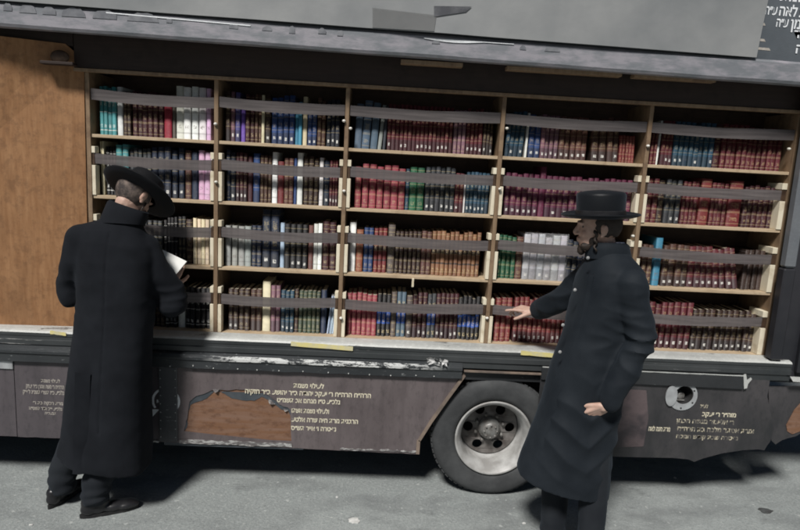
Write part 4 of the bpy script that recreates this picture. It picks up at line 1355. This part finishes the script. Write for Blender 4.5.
def shoe(name, heel, toe, parent, h=.07):
    heel, toe = Vector(heel), Vector(toe); d_ = (toe - heel); L_ = d_.length; d_.normalize(); s_ = Vector((-d_.y, d_.x, 0))
    bm = bmesh.new()
    def E_(t, u, r3): ell(bm, heel + d_ * t * L_ + Vector((0, 0, u)), r3, Matrix((d_, s_, Vector((0, 0, 1)))).transposed(), 3)
    E_(.16, .045, (.045, .036, .036)); E_(.30, .045, (.06, .036, .036)); E_(.55, .038, (.07, .042, .028)); E_(.75, .034, (.065, .046, .024)); E_(.85, .030, (.045, .038, .019)); E_(.16, .08, (.042, .036, .035)); E_(.33, .07, (.05, .032, .03))
    bm = fuse(bm, .006, 6)
    for v in bm.verts: v.co.z = max(v.co.z, .014)
    SH = emit(name, bm, M['leather'], parent, True)
    bm = bmesh.new()
    out_ = []
    for i in range(36):
        t = 2 * PI * i / 36
        lx = .49 + .49 * math.cos(t); wd = .035 + .009 * max(0, math.cos(t - .2)) - .004 * (math.cos(t) < -.3)
        if abs(math.cos(t)) < .35: wd -= .004
        p_ = heel + d_ * lx * L_ + s_ * wd * math.sin(t)
        out_.append(p_)
    lo = [bm.verts.new((p_.x, p_.y, .001)) for p_ in out_]; hi = [bm.verts.new((p_.x, p_.y, .020)) for p_ in out_]
    bm.faces.new(lo[::-1]); bm.faces.new(hi)
    for i in range(36): bm.faces.new([lo[i], lo[(i + 1) % 36], hi[(i + 1) % 36], hi[i]])
    emit('sole', bm, M['solerubber'], SH)


def sock(parent, p_): pass


# ======== person at the left, back to us, bent over a small book
A = root('person', (-1.42, -.22, 0), 'person in long black coat and tilted wide-brimmed hat, back turned, reading', 'person')
ya = R(-12)
Hn = Vector((.31, .60, .74)).normalized(); Hf = Vector((.40, .80, -.60))
frA = frame(Hn, Hf)
hatc = at(138.5, 194.0, -.13)
hcA = hatc - Hn * .026 + Vector((-.012, 0, 0)) + (frA @ Vector((0, 0, 0)))
neckb = Vector((-1.285, -.20, 1.56))
bm = bmesh.new()
head_into(bm, hcA, frA)
limb(bm, [(neckb - Vector((.005, 0, .06)), .062), (neckb + Vector((.015, .03, .04)), .052), (hcA - frA @ Vector((0, .020, .055)), .050)])
rings(bm, [((-1.36, -.22, .82), .14, .10, ya), ((-1.345, -.22, 1.1), .13, .09, ya), ((-1.33, -.21, 1.35), .16, .10, ya), ((-1.32, -.21, 1.48), .15, .08, ya), ((-1.29, -.205, 1.56), .07, .055, ya)])
shL, shR = Vector((-1.50, -.22, 1.45)), Vector((-1.18, -.20, 1.42))
elL, elR = Vector((-1.60, -.15, 1.17)), Vector((-1.065, -.16, 1.14))
haL, haR = Vector((-1.24, -.01, 1.25)), Vector((-1.12, -.05, 1.215))
limb(bm, [(shL, .05), (elL, .038), (haL + (elL - haL).normalized() * .03, .026)])
limb(bm, [(shR, .05), (elR, .038), (haR + (elR - haR).normalized() * .03, .026)])
kL, kR = Vector((-1.53, -.17, .48)), Vector((-1.33, -.20, .48))
aL, aR = Vector((-1.655, -.20, .10)), Vector((-1.43, -.295, .10))
limb(bm, [((-1.45, -.2, .88), .085), (kL, .055), (aL + Vector((0, 0, .03)), .038)])
limb(bm, [((-1.30, -.22, .88), .085), (kR, .055), (aR + Vector((0, 0, .03)), .038)])
BKc = Vector((-1.075, -.02, 1.31))
hand_into(bm, haL, (BKc + Vector((-.03, .0, -.02)) - haL), (0, .15, 1), (.5, .55, .6, .65), 1, (.7, .4))
hand_into(bm, haR, Vector((.25, .5, .8)), (-.4, .7, -.3), (.45, .5, .55, .6), -1, (.8, .3))
bm = fuse(bm, .0042, 3)
emit('body', bm, M['skin'], A, True)
# coat
bm = bmesh.new()
rings(bm, [((-1.410, -.225, .285), .248, .172, ya, lambda x, y: -.03 * x / .23), ((-1.407, -.225, .34), .245, .172, ya), ((-1.392, -.225, .50), .232, .166, ya), ((-1.372, -.225, .72), .213, .158, ya), ((-1.355, -.225, .92), .204, .148, ya),
           ((-1.335, -.225, 1.10), .200, .138, ya), ((-1.33, -.222, 1.25), .205, .14, ya), ((-1.333, -.215, 1.38), .215, .142, ya), ((-1.340, -.212, 1.47), .208, .128, ya, lambda x, y: -.06 * x), ((-1.335, -.21, 1.53), .165, .105, ya, lambda x, y: -.12 * x), ((-1.31, -.208, 1.57), .11, .088, ya), ((-1.295, -.205, 1.60), .085, .075, ya)])
limb(bm, [(shL + Vector((.0, 0, .02)), .078), (shL + Vector((-.025, .0, -.08)), .077), (elL + Vector((-.0, 0, .06)), .072), (elL, .070), ((elL + haL) / 2, .062), (haL + (elL - haL).normalized() * .05, .056)], 3)
limb(bm, [(shR + Vector((-.01, 0, .02)), .078), (shR + Vector((.03, .0, -.08)), .078), (elR + Vector((.0, 0, .06)), .074), (elR, .072), ((elR + haR) / 2, .060), (haR + (elR - haR).normalized() * .05, .052)], 3)
bm = fuse(bm, .0075, 12)


def crease(p_, c_, rad, amp, fr_):
    d_ = (p_ - Vector(c_)).length
    if d_ > rad: return 0
    k_ = (1 - d_ / rad)
    q_ = Vector((p_.x * fr_ * .6, p_.y * fr_ * .6, p_.z * fr_ * 1.3))
    return k_ * amp * (.5 - 2.2 * abs(noise.noise(q_)))


def foldA(p_):
    low = max(0, min(1, (1.05 - p_.z) / .6))
    vert = noise.noise(Vector((p_.x * 9, p_.y * 9, p_.z * .8 + 3))) * .014 * low
    arm = 0
    for e_ in (elL, elR):
        d_ = (p_ - e_).length
        arm += crease(p_, e_, .22, .016, 11)
    back = noise.noise(Vector((p_.x * 5 + 7, p_.y * 5, p_.z * 3.5))) * .008
    xc = -1.335 - (1.1 - p_.z) * .045
    seam = -.005 * math.exp(-((p_.x - xc) / .006) ** 2) if p_.y < -.25 and .5 < p_.z < 1.53 else 0
    return vert + arm + back + seam + crease(p_, (-1.33, -.34, 1.42), .30, .005, 6) + crease(p_, (-1.34, -.34, 1.02), .25, .005, 6) + noise.noise(p_ * 16) * .002


fold(bm, foldA)
CO = emit('coat', bm, M['coatA'], A, True)
# stand collar
bm = bmesh.new()
def collar(bm, c_, r0, r1, h0, h1, yaw, lean, a0=0, a1=360, th=.009, k=40, tilt=0.0):
    rows = []
    for i in range(k + 1):
        t = R(a0 + (a1 - a0) * i / k)
        row = []
        for (rr, hh) in ((r0, 0), ((r0 + r1) / 2, h0 * .6), (r1, h0), (r1 + th * .6, h0 + .004), (r1 + th * 1.6, h0 - .004), ((r0 + r1) / 2 + th * 2.0, h0 * .45), (r0 + th * 2.4, -.012)):
            x_ = rr * math.cos(t) * 1.12; y_ = rr * math.sin(t) * .95
            z_ = hh * (1 + tilt * math.cos(t)) + h1 * math.sin(t)
            row.append(bm.verts.new(Vector((c_[0] + x_ * math.cos(yaw) - y_ * math.sin(yaw) + lean[0] * hh, c_[1] + x_ * math.sin(yaw) + y_ * math.cos(yaw) + lean[1] * hh, c_[2] + z_))))
        rows.append(row)
    for a_, b2 in zip(rows, rows[1:]):
        for j in range(len(a_) - 1): bm.faces.new([a_[j], b2[j], b2[j + 1], a_[j + 1]])
collar(bm, (-1.298, -.205, 1.568), .080, .077, .078, -.016, ya, (.28, .30), -240, 60, tilt=-.30)
emit('collar', bm, M['coatA'], A, True)
# back vent: a thin overlapping flap from the hem up
bm = bmesh.new()
cols = []
for i in range(13):
    z_ = .285 + i * .045
    t = i / 12
    cx_ = -1.400 + (z_ - .285) * .05
    xq = cx_ - .10
    yy = -.225 - .17 * (1 - (abs(xq - cx_) / .235) ** 2.3) ** (1 / 2.3) * (1 - .02 * t) - .008 + .006 * (1 - t) * math.sin(i)
    cols.append([bm.verts.new((xq - .002, yy + .012, z_)), bm.verts.new((xq + .002, yy - .004 * (1 - t), z_)), bm.verts.new((xq + .035, yy - .010 * (1 - t) + .0, z_)), bm.verts.new((xq + .075, yy + .006, z_))])
for a_, b2 in zip(cols, cols[1:]):
    for j in range(3): bm.faces.new([a_[j], a_[j + 1], b2[j + 1], b2[j]])
emit('coat_vent', bm, M['coatA'], A, True)
# trousers
bm = bmesh.new()
limb(bm, [((-1.47, -.19, .62), .10), (kL, .088), (aL + Vector((.01, 0, .10)), .072), (aL + Vector((0, 0, .02)), .070)], 3)
limb(bm, [((-1.34, -.21, .62), .10), (kR, .088), (aR + Vector((.01, 0, .10)), .074), (aR + Vector((0, 0, .02)), .072)], 3)
bm = fuse(bm, .009, 4)
fold(bm, lambda p_: .007 * math.sin(p_.z * 90 + 5 * noise.noise(p_ * 9)) * max(0, 1 - p_.z / .28) + noise.noise(p_ * 14) * .004)
for v in bm.verts: v.co.z = max(v.co.z, .042)
emit('trousers', bm, M['trouser'], A, True)
shoe('shoe', (-1.50, -.335, 0), (-1.235, -.205, 0), A)
shoe('shoe', (-1.70, -.265, 0), (-1.625, .0, 0), A)
hat(A, hatc, Hn, Hf, .190, .094, .112, M['felt'], .004, .5, .10)
# cropped hair over the back of the skull
def haircap(parent, c_, fr, mat, name, lo=-.045, gx=1.03, frontcut=.045):
    bm = bmesh.new()
    bmesh.ops.create_icosphere(bm, subdivisions=4, radius=1)
    kill = []
    for v in bm.verts:
        x_, y_, z_ = v.co.x * .0775 * gx, -.012 + v.co.y * .0975 * gx, .028 + v.co.z * .0895 * gx
        j = .004 * noise.noise(v.co * 9)
        v.co = Vector((x_, y_, z_))
        if y_ > frontcut + j or z_ < lo + .5 * max(0, y_ + .02) + j * 2: kill.append(v)
    bmesh.ops.delete(bm, geom=kill, context='VERTS')
    for v in bm.verts: v.co = Vector(c_) + fr @ v.co
    bmesh.ops.solidify(bm, geom=bm.faces, thickness=-.003)
    return emit(name, bm, mat, parent, True)
haircap(A, hcA, frA, M['stubble'], 'cropped_hair', -.075)
bm = bmesh.new()
for s_ in (1,):
    prev = None
    pts = []
    for i in range(14):
        t = i / 13
        pts.append((hcA + frA @ Vector((s_ * (.074 + .002 * math.sin(t * 9)), .026, -.010 - .06 * t)), .005 * (1 - .5 * t)))
    limb(bm, pts, 1)
emit('sidelock', bm, M['hair'], A, True)
for s_ in (-1, 1):
    bm = bmesh.new(); ell(bm, hcA + frA @ Vector((s_ * .030, .070, .016)), (.0115, .0115, .0115), frA, 2)
    emit('eye', bm, M['eyewhite'], A, True)

# the open book he holds
n = N('printed pages', .7, 0, .2)
uvp = n.pos((1, 1, 1)); n.color((.80, .80, .77))
bm = bmesh.new()
q1 = at(170.0, 252, .03); q2 = at(185.5, 261.5, .05); q3 = at(172, 281, -.02)
Bc = Vector((-1.06, .03, 1.30))
# two leaf blocks meeting at a spine
sp0, sp1 = Vector((-1.150, .0, 1.27)), Vector((-1.125, .075, 1.37))
for (e0, e1, nm) in ((Vector((-1.05, -.02, 1.245)), None, 'r'),):
    pass
BK = root('open_book', (-1.09, .03, 1.26), 'small open book with white pages held in front of the person in tilted hat', 'open book')
qa = at(163, 250, -.03); qb = at(187, 261.5, -.03); qc = at(170.5, 281.5, -.09); qd = Vector((qa.x - .05, -.07, qc.z + .01))
def slab(pts, nrm, th, mi):
    lo = [bm.verts.new(Vector(p_)) for p_ in pts]; hi = [bm.verts.new(Vector(p_) + Vector(nrm) * th) for p_ in pts]
    fs_ = [bm.faces.new(lo[::-1]), bm.faces.new(hi)] + [bm.faces.new([lo[i], lo[(i + 1) % len(lo)], hi[(i + 1) % len(lo)], hi[i]]) for i in range(len(lo))]
    for f in fs_: f.material_index = mi
bm.free(); bm = bmesh.new()
slab([qa, qb, qc, qd], (.1, -.9, .3), .007, 0)
emit('page_block', bm, n.m, BK)
bm = bmesh.new()
nn = Vector((.1, -.9, .3)) * -.004
slab([qa + nn + Vector((-.002, 0, .003)), qb + nn + Vector((.001, 0, 0)), qc + nn + Vector((0, 0, -.003)), qd + nn], (.1, -.9, .3), .003, 0)
emit('cover', bm, M['leather'], BK)
bm = bmesh.new()
qe = qd + Vector((-.10, .06, .0)); qf = qa + Vector((-.11, .06, .0))
slab([qf, qa, qd, qe], (.2, -.9, .3), .007, 0)
emit('page_block', bm, n.m, BK)

# ======== person at the right, turned to the left, reaching for a book
B = root('person', (1.06, -.46, 0), 'person in long dark coat and tall flat-topped hat, one arm stretched to the bottom shelf', 'person')
yb = R(6)
UpB = Vector((-.06, .0, 1)).normalized(); FwB = Vector((-1, .16, -.12))
frB = frame(UpB, FwB)
ear = at(600, 230, -.54)
hcB = Vector((1.062, -.455, 1.672))
bm = bmesh.new()
head_into(bm, hcB, frB)
limb(bm, [((1.135, -.455, 1.50), .062), ((1.115, -.455, 1.56), .056), ((1.085, -.455, 1.63), .056)])
rings(bm, [((1.08, -.45, .82), .11, .15, yb), ((1.11, -.45, 1.1), .10, .14, yb), ((1.14, -.45, 1.35), .11, .17, yb), ((1.14, -.45, 1.46), .09, .16, yb), ((1.12, -.455, 1.52), .06, .08, yb)])
nsh, fsh = Vector((1.185, -.62, 1.43)), Vector((1.12, -.29, 1.43))
nel, fel = Vector((1.245, -.65, 1.17)), Vector((1.00, -.20, 1.27))
nha = Vector((1.13, -.650, .885))
fwr = at(536, 311, -.03)
limb(bm, [(nsh, .05), (nel, .038), (nha, .026)])
limb(bm, [(fsh, .05), (fel, .038), (fwr, .027)])
k1, k2 = Vector((.985, -.43, .46)), Vector((1.14, -.54, .46))
a1_, a2_ = Vector((.985, -.46, .10)), Vector((1.135, -.58, .10))
limb(bm, [((1.04, -.38, .86), .085), (k1, .055), (a1_, .04), (a1_ - Vector((0, 0, .04)), .035)])
limb(bm, [((1.10, -.52, .86), .085), (k2, .055), (a2_, .04), (a2_ - Vector((0, 0, .04)), .035)])
hand_into(bm, nha + Vector((-.012, -.002, -.028)), (-.72, .34, -.62), (-.25, .9, .1), (.25, .3, .35, .4), -1, (.4, .3))
hand_into(bm, fwr + Vector((-.005, .0, 0)), (-1, .28, .06), (-.1, .3, -1), (.12, .75, .9, 1.0), 1, (.6, .5))
bm = fuse(bm, .0042, 3)
emit('body', bm, M['skin'], B, True)
bm = bmesh.new()
sl = lambda x, y: -.10 * x
rings(bm, [((1.010, -.455, .365), .228, .200, yb, lambda x, y: -.20 * x + .0), ((1.018, -.455, .44), .224, .198, yb, lambda x, y: -.12 * x), ((1.035, -.455, .58), .208, .19, yb), ((1.065, -.455, .78), .196, .178, yb), ((1.095, -.455, .98), .190, .168, yb),
           ((1.128, -.455, 1.15), .183, .165, yb), ((1.145, -.455, 1.30), .170, .178, yb), ((1.148, -.455, 1.42), .155, .185, yb), ((1.15, -.455, 1.49), .135, .17, yb), ((1.135, -.455, 1.54), .10, .12, yb), ((1.125, -.455, 1.575), .082, .085, yb)])
limb(bm, [(nsh + Vector((0, .0, .01)), .074), (nsh + Vector((.025, -.0, -.10)), .074), (nel + Vector((0, 0, .04)), .066), (nel, .064), ((nel + nha) / 2, .064), (nha + Vector((.002, 0, .005)), .052)], 3)
limb(bm, [(fsh + Vector((0, 0, .0)), .080), (fel, .070), ((fel + fwr) / 2, .062), (fwr + (fel - fwr).normalized() * .03, .056)], 3)
bm = fuse(bm, .0075, 11)


def foldB(p_):
    low = max(0, min(1, (1.0 - p_.z) / .6))
    v_ = noise.noise(Vector((p_.x * 8, p_.y * 8, p_.z * 1.2))) * .014 * low
    dd = (p_ - Vector((1.06, -.64, .70))).length
    drag = .011 * (1 - 2 * abs(math.sin((p_.z * 1.0 - abs(p_.x - 1.06) * .65) * 24 + 1.5 * noise.noise(p_ * 4)))) * max(0, 1 - dd / .36)
    arm = 0
    d_ = (p_ - nel).length
    arm += crease(p_, nel, .26, .018, 11) + crease(p_, nsh, .18, .010, 10)
    d_ = (p_ - fel).length
    arm += crease(p_, fel, .28, .012, 11)
    return v_ + drag + arm + noise.noise(p_ * 5 + Vector((3, 1, 2))) * .005 + noise.noise(p_ * 15) * .003


fold(bm, foldB)
emit('coat', bm, M['coatB'], B, True)
bm = bmesh.new()
collar(bm, (1.125, -.455, 1.545), .080, .078, .062, -.010, yb, (-.2, 0), 0, 360)
emit('collar', bm, M['coatB'], B, True)
# front edge with buttons
bm = bmesh.new()
rowsf = []
for i in range(22):
    z_ = .44 + i * .049
    t = i / 21
    cx_ = 1.0 + (z_ - .3) * .165 if z_ < 1.2 else 1.155
    rx_ = (.235 - (z_ - .3) * .045) if z_ < 1.2 else .195 - max(0, z_ - 1.2) * .11
    ph = R(212)
    def pt(ph_, off):
        return Vector((cx_ + (rx_ + off) * math.cos(ph_), -.455 + (.19 + off) * math.sin(ph_), z_))
    rowsf.append([bm.verts.new(pt(R(196), .004)), bm.verts.new(pt(R(204), .010)), bm.verts.new(pt(R(212), .010)), bm.verts.new(pt(R(216), -.004))])
for a_, b2 in zip(rowsf, rowsf[1:]):
    for j in range(3): bm.faces.new([a_[j], a_[j + 1], b2[j + 1], b2[j]])
emit('coat_facing', bm, M['coatB'], B, True)
for px, py in ((588, 258), (575, 290), (563, 325), (560, 352)):
    q_ = at(px, py, -.57)
    bm = bmesh.new(); ell(bm, q_, (.009, .006, .009), None, 2)
    emit('button', bm, M['button'], B, True)
bm = bmesh.new()
limb(bm, [((1.03, -.40, .62), .10), (k1, .076), (a1_ + Vector((0, 0, .10)), .064), (a1_ + Vector((0, 0, .0)), .064)], 3)
limb(bm, [((1.12, -.51, .62), .10), (k2, .076), (a2_ + Vector((0, 0, .10)), .064), (a2_ + Vector((0, 0, .0)), .064)], 3)
bm = fuse(bm, .009, 4)
fold(bm, lambda p_: noise.noise(Vector((p_.x * 14, p_.y * 14, p_.z * 3))) * .009 + .006 * math.sin(p_.z * 80) * max(0, 1 - p_.z / .2))
for v in bm.verts: v.co.z = max(v.co.z, .05)
emit('trousers', bm, M['trouser'], B, True)
shoe('shoe', (1.04, -.47, 0), (.77, -.52, 0), B)
shoe('shoe', (1.19, -.59, 0), (.92, -.66, 0), B)
hat(B, hcB + UpB * .062 + Vector((.008, 0, 0)), UpB, FwB, .172, .098, .120, M['feltshine'], .010, .8, -.02, 1.15)
haircap(B, hcB, frB, M['hair'], 'hair', -.030, 1.035, .03)
bm = bmesh.new()
for s_ in (-1, 1):
    pts = []
    for i in range(16):
        t = i / 15
        pts.append((hcB + frB @ Vector((s_ * (.077 + .005 * math.sin(t * 16)), .024 + .006 * math.cos(t * 16), .0 - .095 * t)), .008 * (1 - .4 * t)))
    limb(bm, pts, 1)
for i in range(1):
    for (r_, f_, u, rr) in ((0, .075, -.098, (.026, .020, .026)), (.032, .055, -.075, (.018, .030, .022)), (-.032, .055, -.075, (.018, .030, .022)), (.050, .030, -.045, (.012, .020, .028)), (-.050, .030, -.045, (.012, .020, .028))):
        ell(bm, hcB + frB @ Vector((r_, f_, u)), rr, frB, 3)
bm = fuse(bm, .004, 2)
fold(bm, lambda p_: noise.noise(p_ * 70) * .003)
emit('beard', bm, M['hair'], B, True)
for s_ in (-1, 1):
    bm = bmesh.new(); ell(bm, hcB + frB @ Vector((s_ * .030, .070, .016)), (.0115, .0115, .0115), frB, 2)
    emit('eye', bm, M['eyewhite'], B, True)

# ---------------------------------------------------------------- litter on the ground
def scrap(px, py, sx_, sy_, mat, label, cat, name):
    g0 = ground(px, py)
    bm = bmesh.new()
    k = 14
    c_ = bm.verts.new((g0.x, g0.y, .007))
    rr = [random.uniform(.7, 1.1) for _ in range(k)]
    rim = [bm.verts.new((g0.x + sx_ * rr[i] * math.cos(2 * PI * i / k), g0.y + sy_ * rr[i] * math.sin(2 * PI * i / k), .003 + random.uniform(0, .003))) for i in range(k)]
    low = [bm.verts.new((v.co.x, v.co.y, .0005)) for v in rim]
    for i in range(k):
        bm.faces.new([c_, rim[i], rim[(i + 1) % k]]); bm.faces.new([rim[i], low[i], low[(i + 1) % k], rim[(i + 1) % k]])
    bm.faces.new(low[::-1])
    tag(emit(name, bm, mat, None, True, loc=(g0.x, g0.y, 0)), label, cat)
pm = simple('trodden paper', (.62, .62, .60), (.48, .48, .46), 40, .8)
scrap(354, 521, .034, .030, pm, 'large pale trodden paper scrap on the asphalt below the truck panel', 'litter', 'paper_scrap')
scrap(337, 497.5, .008, .008, pm, 'tiny white paper speck on asphalt before the torn truck panel', 'litter', 'paper_speck')
scrap(31, 525, .010, .008, pm, 'small white speck on asphalt at the bottom left corner', 'litter', 'paper_speck')
scrap(524, 523.5, .010, .008, pm, 'small white speck on asphalt under the tyre', 'litter', 'paper_speck')
scrap(675, 478, .010, .010, pm, 'small white speck on asphalt under the fuel filler panel', 'litter', 'paper_speck')
scrap(766, 511, .045, .030, simple('dark leaf litter', (.07, .075, .075), (.045, .045, .045), 30, .8), 'flat dark scrap on asphalt at the right', 'litter', 'flat_scrap')
